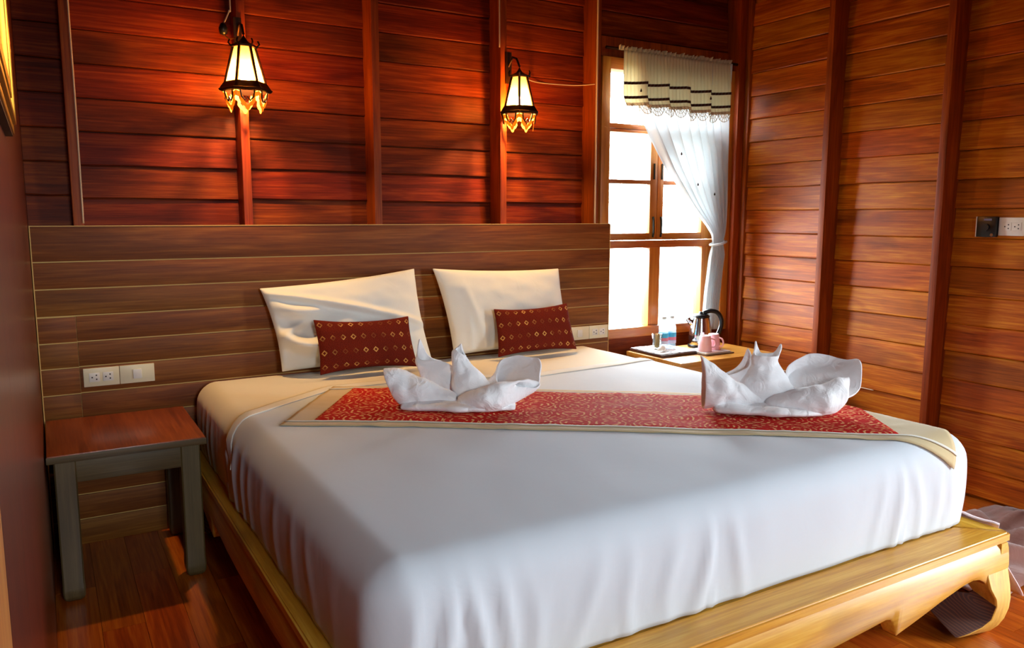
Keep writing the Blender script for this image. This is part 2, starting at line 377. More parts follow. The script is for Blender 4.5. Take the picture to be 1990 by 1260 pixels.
def cushionmat():
    mt, nt, b = newmat('maroon_brocade')
    uv = N(nt, 'ShaderNodeTexCoord'); sp = N(nt, 'ShaderNodeSeparateXYZ'); L(nt, uv.outputs['UV'], sp.inputs[0])
    def cell(out, n, off=0.0):
        m_ = N(nt, 'ShaderNodeMath', operation='MULTIPLY_ADD'); m_.inputs[1].default_value = n; m_.inputs[2].default_value = off; L(nt, out, m_.inputs[0])
        f_ = N(nt, 'ShaderNodeMath', operation='FRACT'); L(nt, m_.outputs[0], f_.inputs[0])
        s_ = N(nt, 'ShaderNodeMath', operation='SUBTRACT'); s_.inputs[1].default_value = 0.5; L(nt, f_.outputs[0], s_.inputs[0])
        a_ = N(nt, 'ShaderNodeMath', operation='ABSOLUTE'); L(nt, s_.outputs[0], a_.inputs[0]); return a_
    cx = cell(sp.outputs[0], 10); cy = cell(sp.outputs[1], 4, 0.0)
    ky = N(nt, 'ShaderNodeMath', operation='MULTIPLY'); ky.inputs[1].default_value = 1.35; L(nt, cy.outputs[0], ky.inputs[0])
    sm = N(nt, 'ShaderNodeMath', operation='ADD'); L(nt, cx.outputs[0], sm.inputs[0]); L(nt, ky.outputs[0], sm.inputs[1])
    # ring of a diamond, and its four points
    d = N(nt, 'ShaderNodeMath', operation='SUBTRACT'); d.inputs[1].default_value = 0.22; L(nt, sm.outputs[0], d.inputs[0])
    ab = N(nt, 'ShaderNodeMath', operation='ABSOLUTE'); L(nt, d.outputs[0], ab.inputs[0])
    lt = N(nt, 'ShaderNodeMath', operation='LESS_THAN'); lt.inputs[1].default_value = 0.065; L(nt, ab.outputs[0], lt.inputs[0])
    nz = N(nt, 'ShaderNodeTexNoise'); nz.inputs['Scale'].default_value = 4.0; L(nt, uv.outputs['UV'], nz.inputs['Vector'])
    mk = N(nt, 'ShaderNodeMapRange'); mk.inputs[1].default_value = 0.42; mk.inputs[2].default_value = 0.6; mk.inputs[3].default_value = 0.08; mk.inputs[4].default_value = 0.8
    L(nt, nz.outputs['Fac'], mk.inputs[0])
    fm = N(nt, 'ShaderNodeMath', operation='MULTIPLY'); L(nt, lt.outputs[0], fm.inputs[0]); L(nt, mk.outputs[0], fm.inputs[1])
    wv = N(nt, 'ShaderNodeTexNoise'); wv.inputs['Scale'].default_value = 120; L(nt, uv.outputs['UV'], wv.inputs['Vector'])
    b.inputs['Specular IOR Level'].default_value = 0.1
    rp = N(nt, 'ShaderNodeValToRGB'); L(nt, wv.outputs['Fac'], rp.inputs[0])
    rp.color_ramp.elements[0].position = 0.3; rp.color_ramp.elements[0].color = lin((64, 14, 8)); rp.color_ramp.elements[1].position = 0.7; rp.color_ramp.elements[1].color = lin((128, 40, 22))
    mx = N(nt, 'ShaderNodeMix', data_type='RGBA'); L(nt, fm.outputs[0], mx.inputs['Factor']); L(nt, rp.outputs[0], mx.inputs['A']); mx.inputs['B'].default_value = lin((222, 170, 92))
    L(nt, mx.outputs['Result'], b.inputs['Base Color']); b.inputs['Roughness'].default_value = 0.85
    bp = N(nt, 'ShaderNodeBump'); bp.inputs['Strength'].default_value = 0.3; bp.inputs['Distance'].default_value = 0.002
    L(nt, wv.outputs['Fac'], bp.inputs['Height']); L(nt, bp.outputs[0], b.inputs['Normal'])
    return mt
CUSH = cushionmat()
def endgrain():
    mt, nt, b = newmat('end_grain')
    tc = N(nt, 'ShaderNodeTexCoord'); mp = N(nt, 'ShaderNodeMapping'); L(nt, tc.outputs['UV'], mp.inputs[0])
    ln = N(nt, 'ShaderNodeVectorMath', operation='DISTANCE'); ln.inputs[1].default_value = (0.42, 0.62, 0)
    nz = N(nt, 'ShaderNodeTexNoise'); nz.inputs['Scale'].default_value = 3; L(nt, tc.outputs['UV'], nz.inputs['Vector'])
    L(nt, mp.outputs[0], ln.inputs[0])
    ad = N(nt, 'ShaderNodeMath', operation='MULTIPLY_ADD'); ad.inputs[1].default_value = 0.12; L(nt, nz.outputs['Fac'], ad.inputs[0]); L(nt, ln.outputs['Value'], ad.inputs[2])
    ml = N(nt, 'ShaderNodeMath', operation='MULTIPLY'); ml.inputs[1].default_value = 120; L(nt, ad.outputs[0], ml.inputs[0])
    sn = N(nt, 'ShaderNodeMath', operation='SINE'); L(nt, ml.outputs[0], sn.inputs[0])
    rp = N(nt, 'ShaderNodeValToRGB'); L(nt, sn.outputs[0], rp.inputs[0])
    rp.color_ramp.elements[0].position = 0.0; rp.color_ramp.elements[0].color = lin((70, 30, 12)); rp.color_ramp.elements[1].position = 0.9; rp.color_ramp.elements[1].color = lin((104, 54, 26))
    L(nt, rp.outputs[0], b.inputs['Base Color']); b.inputs['Roughness'].default_value = 0.6
    return mt
ENDG = endgrain()
def picmat():
    mt, nt, b = newmat('gilt_carving')
    b.inputs['Base Color'].default_value = lin((176, 134, 52)); b.inputs['Metallic'].default_value = 0.4; b.inputs['Roughness'].default_value = 0.4
    return mt

# ------------------------------------------------------------------ the setting
def plank(axis, a0, a1, z0, z1, face, sgn, mat, parent, seed, lo=0.014, hi=0.002, back=0.012, name='plank'):
    """board running along axis (0 = x, 1 = y); face = wall plane, sgn = direction into the room"""
    rnd = random.Random(seed); V, F = [], []
    nseg = max(2, min(4, int((a1-a0)/0.22)))
    g = 0.0015
    prof = [(-back, z0+g), (lo*0.8, z0+g), (lo, z0+0.006), ((lo+hi)/2, (z0+z1)/2), (hi, z1-0.005), (hi*0.2-0.001, z1-g), (-back, z1-g)]
    n = len(prof)
    for i in range(nseg+1):
        a = a0+(a1-a0)*i/nseg
        jz = rnd.uniform(-0.0025, 0.0025); jd = rnd.uniform(-0.0022, 0.0022)
        for (d, z) in prof:
            dd = face+sgn*(d+(jd if d > 0 else 0)); zz = z+(jz if abs(z-z1) > 0.02 and d > 0 else 0)
            V.append((a, dd, zz) if axis == 0 else (dd, a, zz))
    for i in range(nseg):
        for k in range(n):
            k2 = (k+1) % n
            F.append((i*n+k, i*n+k2, (i+1)*n+k2, (i+1)*n+k))
    F.append(tuple(range(n))); F.append(tuple(range(nseg*n, (nseg+1)*n)))
    return obj(name, V, F, mat, parent)

# window hole in the back wall
WX0, WX1, WZ0, WZ1 = -1.165, -0.085, 0.685, 2.425
wb, _ = None, None
parts = [box_vf(XL-0.1, WX0, WB+0.012, WB+0.07, -0.05, ZC), box_vf(WX1, XR+0.1, WB+0.012, WB+0.07, -0.05, ZC),
         box_vf(WX0, WX1, WB+0.012, WB+0.07, -0.05, WZ0), box_vf(WX0, WX1, WB+0.012, WB+0.07, WZ1, ZC)]
v, f = joinvf(parts)
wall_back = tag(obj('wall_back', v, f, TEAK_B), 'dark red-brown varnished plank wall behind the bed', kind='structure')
seams_b = [1.394+0.1455*k for k in range(-1, 12)]
bays = [(-4.2, -4.01), (-4.01, -3.295), (-3.295, -2.64), (-2.64, -1.895), (-1.895, -1.25)]
sd = 0
for bi, (a, b_) in enumerate(bays):
    for k in range(1, len(seams_b)-1):
        sd += 1
        j = [0.012, 0.0, 0.004, 0.0, 0.0][bi]
        if seams_b[k+1] > ZC: continue
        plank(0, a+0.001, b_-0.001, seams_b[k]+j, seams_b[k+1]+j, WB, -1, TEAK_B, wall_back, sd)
for k in range(7, 11):
    z0 = WZ1 if k == 7 else seams_b[k+0]
    z0 = max(WZ1, seams_b[k]); z1 = seams_b[k+1]
    if z1-z0 > 0.03: plank(0, -1.25, 0.0, z0, z1, WB, -1, TEAK_B, wall_back, 300+k)
for k in range(5):
    plank(0, -1.25, 0.0, 0.005+0.136*k, 0.005+0.136*(k+1), WB, -1, TEAK_B, wall_back, 320+k)

DY0, DY1, DZ = -4.15, -3.5, 2.1     # balcony door opening, off frame
parts = [box_vf(0.012, 0.09, DY1, WB+0.08, -0.05, ZC), box_vf(0.012, 0.09, YF, DY0, -0.05, ZC), box_vf(0.012, 0.09, DY0, DY1, DZ, ZC)]
v, f = joinvf(parts)
wall_right = tag(obj('wall_right', v, f, TEAK_R), 'orange-brown varnished plank wall on the right', kind='structure')
rs = [2.405-0.15*k for k in range(17)]      # seams from the top down
rs = [2.855, 2.705, 2.555]+rs
rb = [(-0.78, 0.085), (-1.50, -0.78), (-2.22, -1.50), (-3.3, -2.22)]
for bi, (a, b_) in enumerate(rb):
    for k in range(len(rs)-1):
        sd += 1
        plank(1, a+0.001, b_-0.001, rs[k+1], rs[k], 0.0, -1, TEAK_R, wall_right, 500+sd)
# left wall: smooth varnished boards
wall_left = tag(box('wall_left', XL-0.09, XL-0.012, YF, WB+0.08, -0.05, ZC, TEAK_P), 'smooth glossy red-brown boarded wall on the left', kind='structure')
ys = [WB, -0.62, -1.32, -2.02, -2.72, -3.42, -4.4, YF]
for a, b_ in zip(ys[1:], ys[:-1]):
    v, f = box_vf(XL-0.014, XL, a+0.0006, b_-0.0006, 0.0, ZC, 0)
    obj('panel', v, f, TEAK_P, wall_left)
parts = [box_vf(XL-0.09, -3.98, YF-0.08, YF, 0, ZC), box_vf(-3.38, XR+0.09, YF-0.08, YF, 0, ZC),
         box_vf(-3.98, -3.38, YF-0.08, YF, -0.05, 1.4), box_vf(-3.98, -3.38, YF-0.08, YF, 2.3, ZC)]  # hole left for the added fill light opening
v, f = joinvf(parts); tag(obj('wall_front', v, f, TEAK_B), kind='structure')
tag(box('ceiling', XL-0.09, XR+0.09, YF-0.08, WB+0.08, ZC, ZC+0.06, DARKW), kind='structure')
floor = tag(box('floor', XL-0.09, XR+0.09, YF-0.08, WB+0.08, -0.06, -0.008, FLOOR), 'glossy reddish-orange varnished plank floor', kind='structure')
x = XL; i = 0
while x < XR-0.001:
    w = 0.14; x1 = min(XR, x+w); rnd = random.Random(900+i)
    ycut = [WB, rnd.uniform(-1.3, -0.5), rnd.uniform(-2.9, -2.0), rnd.uniform(-4.3, -3.6), YF]
    for a, b_ in zip(ycut[1:], ycut[:-1]):
        v, f = box_vf(x+0.0008, x1-0.0008, a+0.0008, b_-0.0008, -0.009, 0.0+rnd.uniform(-0.0006, 0), 0)
        obj('plank', v, f, FLOOR, floor)
    x = x1; i += 1

# studs (structure trims)
ti = 0
def trim(x0, x1, y0, y1, z0, z1, lab=None, mat=TEAK_V, b=0.003):
    global ti
    ti += 1
    o = box('trim_%d' % ti, x0, x1, y0, y1, z0, z1, mat, None, b)
    tag(o, lab, kind='structure'); return o
for x in (-4.03, -3.315, -2.66, -1.915, -1.27):
    trim(x, x+0.04, -0.04, WB-0.001, 0.0, ZC, 'upright teak wall stud')
for y in (-0.80, -1.52, -2.24, -3.0):
    trim(-0.13, -0.001, y, y+0.04, 0.0, ZC, 'upright teak wall stud')
trim(-0.085, 0.0, -0.035, WB-0.001, 0.0, ZC, 'corner post beside the window')
trim(-0.028, -0.001, -0.075, -0.036, 0.0, ZC, 'corner fillet strip')
trim(-1.23, -0.085, 0.06, WB-0.001, 2.43, 2.55, 'dark header board over the window', b=0.002)
trim(XL, XL+0.009, -3.45, -3.26, 0.0, 2.1, 'door casing board at the left edge', mat=TEAK_O, b=0.002)

# window
def wbar(name, x0, x1, z0, z1, y0, y1, par, vert=True, b=0.003):
    return box(name, x0, x1, y0, y1, z0, z1, TEAK_O if vert else TEAK_OX, par, b)
YW = 0.06
win = empty('window_1', (-0.62, YW, WZ0)); tag(win, 'small-paned teak window with an open view of white daylight', kind='structure')
wbar('jamb', WX0, -1.10, WZ0, WZ1, 0.03, 0.15, win); wbar('jamb', -0.145, WX1, WZ0, WZ1, 0.0, 0.15, win)
wbar('head', -1.10, -0.145, 2.355, WZ1, 0.03, 0.15, win, False)
sill = wbar('sill', -1.10, -0.145, WZ0, 0.748, 0.03, 0.15, win, False)
wbar('transom', -1.10, -0.145, 2.006, 2.036, 0.045, 0.12, win, False)
wbar('cross_rail', -1.10, -0.145, 1.262, 1.308, 0.03, 0.12, win, False)
wbar('mullion', -0.745, -0.655, 0.748, 1.262, 0.05, 0.12, win)
wbar('stile', -0.285, -0.145, 0.748, 1.262, 0.05, 0.12, win)
for nm, (x0, x1, z0, z1) in {'a': (-1.10, -0.745, 0.748, 1.262), 'b': (-0.655, -0.285, 0.748, 1.262), 'c': (-1.10, -0.145, 2.036, 2.355)}.items():
    box('pane', x0, x1, 0.085, 0.089, z0, z1, GLASS, win)
for s, (x0, x1) in enumerate(((-1.098, -0.695), (-0.690, -0.150))):
    sash = empty('sash', (0, 0, 0)); sash.parent = win; sash.location = Vector((x0, YW, 1.31))-win.location
    def sb(name, a, b_, c, d, vert=True, mat=None, y0=0.05, y1=0.09):
        v, f = box_vf(a, b_, y0, y1, c, d, 0.003 if mat is None else 0)
        Lc = Vector((x0, YW, 1.31)); v = [(p[0]-Lc[0], p[1]-Lc[1], p[2]-Lc[2]) for p in v]
        o = obj(name, v, f, mat or (TEAK_O if vert else TEAK_OX), None); o.parent = sash; smooth_angle(o, 40); return o
    wst = 0.016 if s == 0 else 0.05
    sb('stile', x0, x0+wst, 1.312, 2.004); sb('stile', x1-(0.058 if s == 0 else 0.15), x1, 1.312, 2.004)
    sb('rail', x0+wst, x1-(0.058 if s == 0 else 0.15), 1.312, 1.356, False); sb('rail', x0+wst, x1-(0.058 if s == 0 else 0.15), 1.985, 2.004, False)
    sb('glazing_bar', x0+wst, x1-(0.058 if s == 0 else 0.15), 1.668, 1.694, False)
    sb('pane', x0+wst, x1-(0.058 if s == 0 else 0.15), 1.356, 1.985, True, GLASS, 0.068, 0.071)
    hx = x1-0.03 if s == 0 else x0+0.03
    v, f = tube_vf([(hx, 0.045, 1.33), (hx, 0.038, 1.36), (hx, 0.040, 1.43), (hx, 0.046, 1.46)], 0.007, 8)
    Lc = Vector((x0, YW, 1.31)); o = obj('latch', [(p[0]-Lc[0], p[1]-Lc[1], p[2]-Lc[2]) for p in v], f, BRASSY, None, True); o.parent = sash
    o['label'] = 'dark metal slide latch'
    v, f = box_vf(hx-0.004, hx+0.004, 0.041, 0.049, 1.70, 1.80, 0)
    o = obj('hook', [(p[0]-Lc[0], p[1]-Lc[1], p[2]-Lc[2]) for p in v], f, BRASSY, None); o.parent = sash

# ------------------------------------------------------------------ headboard
hb = empty('headboard', (-2.674, -0.06, 0)); tag(hb, 'wide brown slatted wood headboard panel with pale grooves', 'headboard')
box('backing', -4.196, -1.152, -0.052, -0.041, 0, 1.41, GROOVE, hb)['label'] = 'pale tan backing showing as grooves'
zs = [1.417, 1.267, 1.150, 1.032, 0.918, 0.807, 0.690, 0.575, 0.46, 0.345, 0.23, 0.115, 0.0]
for k in range(len(zs)-1):
    g = 0.0028
    zt = zs[k]-(g if k else 0); zb = zs[k+1]+(g if k < len(zs)-2 else 0)
    if 3 <= k <= 6:
        box('board', -4.193, -4.0495, -0.06, -0.0525, zb-0.002, zt-0.002, HEADB, hb, 0.0012)
        box('board', -4.0480, -1.156, -0.06, -0.0525, zb, zt, HEADB, hb, 0.0012)
    else:
        box('board', -4.193, -1.156, -0.06, -0.0525, zb, zt, HEADB, hb, 0.0012)
box('edge_strip', -1.156, -1.152, -0.061, -0.041, 0, 1.417, GROOVE, hb)
box('edge_strip', -4.197, -4.193, -0.061, -0.041, 0, 1.417, GROOVE, hb)
box('cap_strip', -4.197, -1.152, -0.061, -0.041, 1.4172, 1.421, GROOVE, hb)

# ------------------------------------------------------------------ bed frame
FX0, FX1, FY0, FY1 = -3.635, -1.316, -2.575, -0.075
bed = empty('platform_bed', ((FX0+FX1)/2, (FY0+FY1)/2, 0)); tag(bed, 'low yellow-brown wooden platform bed frame with curled feet', 'bed')
RT, RB, RW = 0.38, 0.345, 0.13
def rail(name, p, mat):      # mitred plan polygon, rounded outer lip
    V = [(x, y, RB) for x, y in p]+[(x, y, RT) for x, y in p]; n = len(p)
    F = [tuple(range(n))[::-1], tuple(range(n, 2*n))]+[(k, (k+1) % n, n+(k+1) % n, n+k) for k in range(n)]
    bm = bmesh.new(); vv = [bm.verts.new(q) for q in V]
    for q in F: bm.faces.new([vv[i] for i in q])
    bmesh.ops.bevel(bm, geom=bm.edges[:], offset=0.006, segments=3, affect='EDGES'); bm.verts.index_update()
    V = [tuple(q.co) for q in bm.verts]; F = [tuple(q.index for q in p_.verts) for p_ in bm.faces]; bm.free()
    return smooth_angle(obj(name, V, F, mat, bed), 50)
rail('rail', [(FX0, FY0), (FX1, FY0), (FX1-RW, FY0+RW), (FX0+RW, FY0+RW)], BEDW_X)
rail('rail', [(FX0, FY1), (FX1, FY1), (FX1-RW, FY1-RW), (FX0+RW, FY1-RW)], BEDW_X)
rail('rail', [(FX0, FY0), (FX0+RW, FY0+RW), (FX0+RW, FY1-RW), (FX0, FY1)], BEDW_Y)
rail('rail', [(FX1, FY0), (FX1-RW, FY0+RW), (FX1-RW, FY1-RW), (FX1, FY1)], BEDW_Y)
box('platform', FX0+RW, FX1-RW, FY0+RW, FY1-RW, 0.345, 0.372, BEDW_X, bed)
# apron: outline (inset from corner, bottom z), mirrored
AP = [(0.001, 0.215), (0.10, 0.205), (0.118, 0.209), (0.14, 0.228), (0.165, 0.241), (0.202, 0.248), (0.245, 0.245), (0.288, 0.238), (0.387, 0.218),
      (0.506, 0.190), (0.602, 0.170), (0.617, 0.166), (0.63, 0.185), (0.64, 0.212), (0.652, 0.228), (0.673, 0.234), (0.76, 0.226), (0.913, 0.214), (1.10, 0.210)]
def apron(side):
    if side in ('front', 'back'): Lh = (FX1-FX0)
    else: Lh = (FY1-FY0)
    pts = [(s, z) for s, z in AP]+[(Lh-s, z) for s, z in reversed(AP)]
    V, F = [], []
    def P(s, o, z):
        if side == 'front': return (FX1-s, FY0+o, z)
        if side == 'back': return (FX1-s, FY1-o, z)
        if side == 'left': return (FX0+o, FY0+s, z)
        return (FX1-o, FY0+s, z)
    # bulged outer face: 5 rows
    rows = [(0.014, 0.345), (0.004, 0.325), (-0.001, 0.295), (-0.003, 0.262), (0.001, 'e'), (0.005, 'b'), (0.050, 'b'), (0.050, 0.345)]
    for s, zb in pts:
        for o, t in rows: V.append(P(s, o, zb if t == 'b' else zb+0.008 if t == 'e' else t))
    nr = len(rows)
    for i in range(len(pts)-1):
        for k in range(nr):
            k2 = (k+1) % nr
            F.append((i*nr+k, i*nr+k2, (i+1)*nr+k2, (i+1)*nr+k))
    F.append(tuple(range(nr))); F.append(tuple(range((len(pts)-1)*nr, len(pts)*nr)))
    o = obj('apron', V, F, BEDW_X if side in ('front', 'back') else BEDW_Y, bed); smooth_angle(o, 45)
for s in ('front', 'left', 'right', 'back'): apron(s)
# curled legs: paired outer / inner curve in the corner diagonal
OUT = [(0.018, 0.345), (0.004, 0.30), (-0.003, 0.24), (-0.010, 0.19), (-0.014, 0.14), (-0.012, 0.10), (-0.004, 0.062), (0.008, 0.032), (0.024, 0.010), (0.042, 0.0)]
INN = [(0.135, 0.345), (0.135, 0.30), (0.130, 0.245), (0.118, 0.209), (0.088, 0.176), (0.076, 0.155), (0.086, 0.145), (0.118, 0.146), (0.165, 0.150), (0.215, 0.128)]
def leg(cx, cy, sx, sy):
    V, F, fm = [], [], []
    uv = []
    for (o, zo), (i_, zi) in zip(OUT, INN):
        zm = (zo+zi)/2
        for (a, b_, z) in ((o, o, zo), (i_, o, zm*0.35+zo*0.65 if zo < 0.08 else zm), (i_, i_, zi), (o, i_, zm*0.35+zo*0.65 if zo < 0.08 else zm)):
            V.append((cx+sx*a, cy+sy*b_, z)); uv.append((a/0.2, z/0.2))
    n = len(OUT)
    for k in range(n-1):
        for j in range(4):
            j2 = (j+1) % 4
            F.append((k*4+j, k*4+j2, (k+1)*4+j2, (k+1)*4+j)); fm.append(1 if (j in (1, 2) and k >= 5) else 0)
    F.append((0, 1, 2, 3)); fm.append(0); b0 = (n-1)*4; F.append((b0, b0+1, b0+2, b0+3)); fm.append(1)
    o = obj('leg', V, F, None, bed, mats=[BEDW_Z, ENDG], fm=fm, uvs=uv)
    mod(o, 'BEVEL', width=0.006, segments=2, limit_method='ANGLE', angle_limit=math.radians(50))
    for p in o.data.polygons: p.use_smooth = False
    smooth_angle(o, 40)
leg(FX1, FY0, -1, 1); leg(FX0, FY0, 1, 1); leg(FX1, FY1, -1, -1); leg(FX0, FY1, 1, -1)

# ------------------------------------------------------------------ mattress and sheets
MX0, MX1, MY0, MY1, MZ0, MZ1 = -3.585, -1.345, -2.44, -0.085, 0.382, 0.700
RE = 0.085
def nz3(x, y, z, s, seed=0): return noise.noise(Vector((x*s+seed, y*s+seed*1.7, z*s)))
def ridge(x):        # rounded ridge train, 0..1
    return (0.5+0.5*math.cos(x))**3
def fold(x, y, z, nx, ny):
    """outward displacement of the sheet; folds run down the sides"""
    t = smoothstep(MZ1-0.02, MZ1-0.16, z)*0.9+0.1*smoothstep(MZ1+0.02, MZ1-0.04, z)
    d = 0.0
    if ny < -0.3:
        w = 0.0
        for c, s, a, fr in ((-3.38, 0.16, 0.016, 150), (-2.95, 0.28, 0.006, 95), (-2.62, 0.13, 0.011, 90), (-1.75, 0.14, 0.010, 120), (-1.50, 0.1, 0.005, 160)):
            g = math.exp(-((x-c)/s)**2)
            w += a*g*ridge((x+0.25*(z-0.5)*math.copysign(1, x-c)*0.6)*fr*0.5+2*nz3(x, 0, z, 4))
        d += w*t*(-ny)
        d += 0.006*nz3(x*3, 0, z*0.8, 2, 5)*t
    if nx < -0.3:
        w = 0.0
        for c, s, a, fr in ((-1.0, 0.22, 0.013, 110), (-0.45, 0.18, 0.006, 120), (-1.7, 0.4, 0.004, 70)):
            g = math.exp(-((y-c)/s)**2)
            w += a*g*ridge(y*fr*0.5+2*nz3(y, 0, z, 4))
        d += w*t*(-nx)
    if nx > 0.3: d += 0.004*ridge(y*40)*t
    # belly of the mattress side
    zc = (z-MZ0)/(MZ1-MZ0)
    d += 0.012*math.sin(math.pi*max(0, min(1, zc)))-0.004
    return d
def topdisp(x, y):
    cr = 0.008*math.sin(math.pi*(x-MX0)/(MX1-MX0))*math.sin(math.pi*(y-MY0)/(MY1-MY0))
    w = 0.004*nz3(x, y, 0, 2.2, 3)
    # long soft creases across the sheet front of the runner, and the pull lines at the head
    u = x*0.5+y*0.87
    w += 0.0022*nz3(x*2.2, y*0.9, 0, 3.2, 8)
    return cr+w
def surf(px, py, off=0.0, r=RE, clampz=True):
    """drape the flat sheet point (px,py) over the mattress"""
    ex = max(0, px-(MX1-r))-max(0, (MX0+r)-px); ey = max(0, py-(MY1-r))-max(0, (MY0+r)-py)
    bx = min(max(px, MX0+r), MX1-r); by = min(max(py, MY0+r), MY1-r)
    e = math.hypot(ex, ey)
    if e < 1e-9:
        return Vector((px, py, MZ1+topdisp(px, py)+off)), 0
    nx, ny = ex/e, ey/e
    a = min(e/r, math.pi/2); dn = r*(1-math.cos(a))+max(0, e-r*math.pi/2); out = r*math.sin(a)
    z = MZ1-dn
    dd = fold(bx+nx*out, by+ny*out, z, nx, ny)*math.sin(a)
    zt = topdisp(bx, by)*math.cos(a)
    out += dd+off*math.sin(a)
    z += zt+off*math.cos(a)
    return Vector((bx+nx*out, by+ny*out, z)), e
def ringmesh(off, emax, ydel=None, zmin=MZ0, hemwave=0.0, nside=300):
    """loft around the rounded rectangle + grid on top; returns verts, faces"""
    V, F = [], []
    r = RE
    # perimeter of the inner (flat) rectangle with normals
    per = []
    ax0, ax1, ay0, ay1 = MX0+r, MX1-r, MY0+r, MY1-r
    nx_ = 130; ny_ = 130; nc = 10
    for i in range(nx_+1): per.append((ax0+(ax1-ax0)*i/nx_, ay0, 0, -1))
    for i in range(1, nc): a = -math.pi/2+math.pi/2*i/nc; per.append((ax1, ay0, math.cos(a), math.sin(a)))
    for i in range(ny_+1): per.append((ax1, ay0+(ay1-ay0)*i/ny_, 1, 0))
    for i in range(1, nc): a = math.pi/2*i/nc; per.append((ax1, ay1, math.cos(a), math.sin(a)))
    for i in range(nx_+1): per.append((ax1-(ax1-ax0)*i/nx_, ay1, 0, 1))
    for i in range(1, nc): a = math.pi/2+math.pi/2*i/nc; per.append((ax0, ay1, math.cos(a), math.sin(a)))
    for i in range(ny_+1): per.append((ax0, ay1-(ay1-ay0)*i/ny_, -1, 0))
    for i in range(1, nc): a = math.pi+math.pi/2*i/nc; per.append((ax0, ay0, math.cos(a), math.sin(a)))
    n = len(per)
    es = [0.0]+[r*math.pi/2*k/8 for k in range(1, 9)]
    side = emax-r*math.pi/2
    es += [r*math.pi/2+side*k/16 for k in range(1, 17)]
    cx, cy = (MX0+MX1)/2, (MY0+MY1)/2
    # top: shrink rings
    for kk in range(30, 0, -1):
        t = 1-kk/30
        for (bx, by, nx, ny) in per:
            x = cx+(bx-cx)*max(t, 0.004); y = cy+(by-cy)*max(t, 0.004)
            V.append((x, y, MZ1+topdisp(x, y)+off))
    for e in es:
        for (bx, by, nx, ny) in per:
            ee = e
            if hemwave and e > r*math.pi/2:
                hw = hemwave*(0.5+nz3(bx, by, 0, 2.3, 11)+0.35*nz3(bx, by, 0, 7, 3))
                ee = e*(1-hw*(e-r*math.pi/2)/side/e*1.0) if e else e
            p, _ = surf(bx+nx*max(ee, 1e-6), by+ny*max(ee, 1e-6), off)
            V.append(p)
    nrw = 30+len(es)
    for i in range(nrw-1):
        for k in range(n):
            k2 = (k+1) % n
            F.append((i*n+k, (i+1)*n+k, (i+1)*n+k2, i*n+k2))
    return V, F, n, nrw
V, F, n, nrw = ringmesh(0.0, RE*math.pi/2+(MZ1-MZ0-RE))
F.append(tuple(range((nrw-1)*n, nrw*n)))
mat_o = obj('mattress', V, F, FITTED, None, True)
tag(mat_o, 'thick king mattress in a warm cream fitted sheet on the low bed frame', 'mattress')
# top sheet: everything in front of a slanting hem
def hemy(x): return lerp_tab([(-3.7, -0.95), (-3.45, -0.80), (-3.1, -0.56), (-2.6, -0.60), (-2.2, -0.80), (-1.7, -0.74), (-1.2, -0.66)], x)
V, F, n, nrw = ringmesh(0.005, RE*math.pi/2+(MZ1-MZ0-RE)-0.002, hemwave=0.0)
F = [q for q in F if all(V[i][1] < hemy(V[i][0]) for i in q)]
used = sorted({i for q in F for i in q}); mp = {o_: i for i, o_ in enumerate(used)}
V = [V[i] for i in used]; F = [tuple(mp[i] for i in q) for q in F]
sh = obj('bed_sheet', V, F, SHEET, None, True)
mod(sh, 'SOLIDIFY', thickness=0.003, offset=1)
tag(sh, 'white top sheet pulled tight over the mattress and hanging down its front', 'sheet')
# its folded hem band
def drape_strip(name, fn, ns, nt_, mat, parent=None, th=0.002, uvf=None):
    V, F, uv = [], [], []
    for i in range(ns+1):
        for j in range(nt_+1):
            px, py, off = fn(i/ns, j/nt_); p, _ = surf(px, py, off); V.append(p)
            uv.append(uvf(i/ns, j/nt_) if uvf else (i/ns, j/nt_))
    for i in range(ns):
        for j in range(nt_):
            a = i*(nt_+1)+j; F.append((a, a+1, a+nt_+2, a+nt_+1))
    o = obj(name, V, F, mat, parent, True, uvs=uv)
    if th: mod(o, 'SOLIDIFY', thickness=th, offset=1)
    return o
def hemfn(s, t):
    x = MX0-0.12+(MX1-MX0+0.2)*s
    return (x, hemy(x)-0.005-0.075*t, 0.0095+0.002*math.sin(t*math.pi))
drape_strip('hem', hemfn, 90, 6, HEM, sh)['label'] = 'folded hem band'

# ------------------------------------------------------------------ bed runner, laid at a slant
RD = Vector((0.818, -0.575)).normalized(); RN = Vector((0.575, 0.818)).normalized()
RA = Vector((-3.455, -1.125))         # front left corner on the bed
RLEN, RWID = 2.39, 0.64
def rpt(s, t, bow=True):
    p = RA+RD*s+RN*t
    return p
def runner_pt(s, t, off):
    p = rpt(s, t); w = 0.004*nz3(p[0], p[1], 0, 9, 4)+0.003*nz3(p[0], p[1], 0, 22, 6)
    lump = 0.018*math.exp(-((s-0.42)/0.22)**2)*math.exp(-((t-0.42)/0.16)**2)*(1+0.5*nz3(p[0], p[1], 0, 12, 9))
    return (p[0], p[1], off+max(0, w)+lump)
run = drape_strip('bed_runner', lambda s, t: runner_pt(s*RLEN, t*RWID, 0.011), 150, 44, BEIGE, None, 0.003)
tag(run, 'red brocade bed runner with beige borders laid aslant across the white sheet', 'bed runner')
bs0, bs1, bt0, bt1 = 0.11, 2.19, 0.058, RWID-0.065
drape_strip('brocade_panel', lambda s, t: runner_pt(bs0+(bs1-bs0)*s, bt0+(bt1-bt0)*t, 0.0155), 150, 34, BROCADE, run, 0.002,
            uvf=lambda s, t: ((bs1-bs0)*s, (bt1-bt0)*t))['label'] = 'red brocade panel with pale floral scrolls'
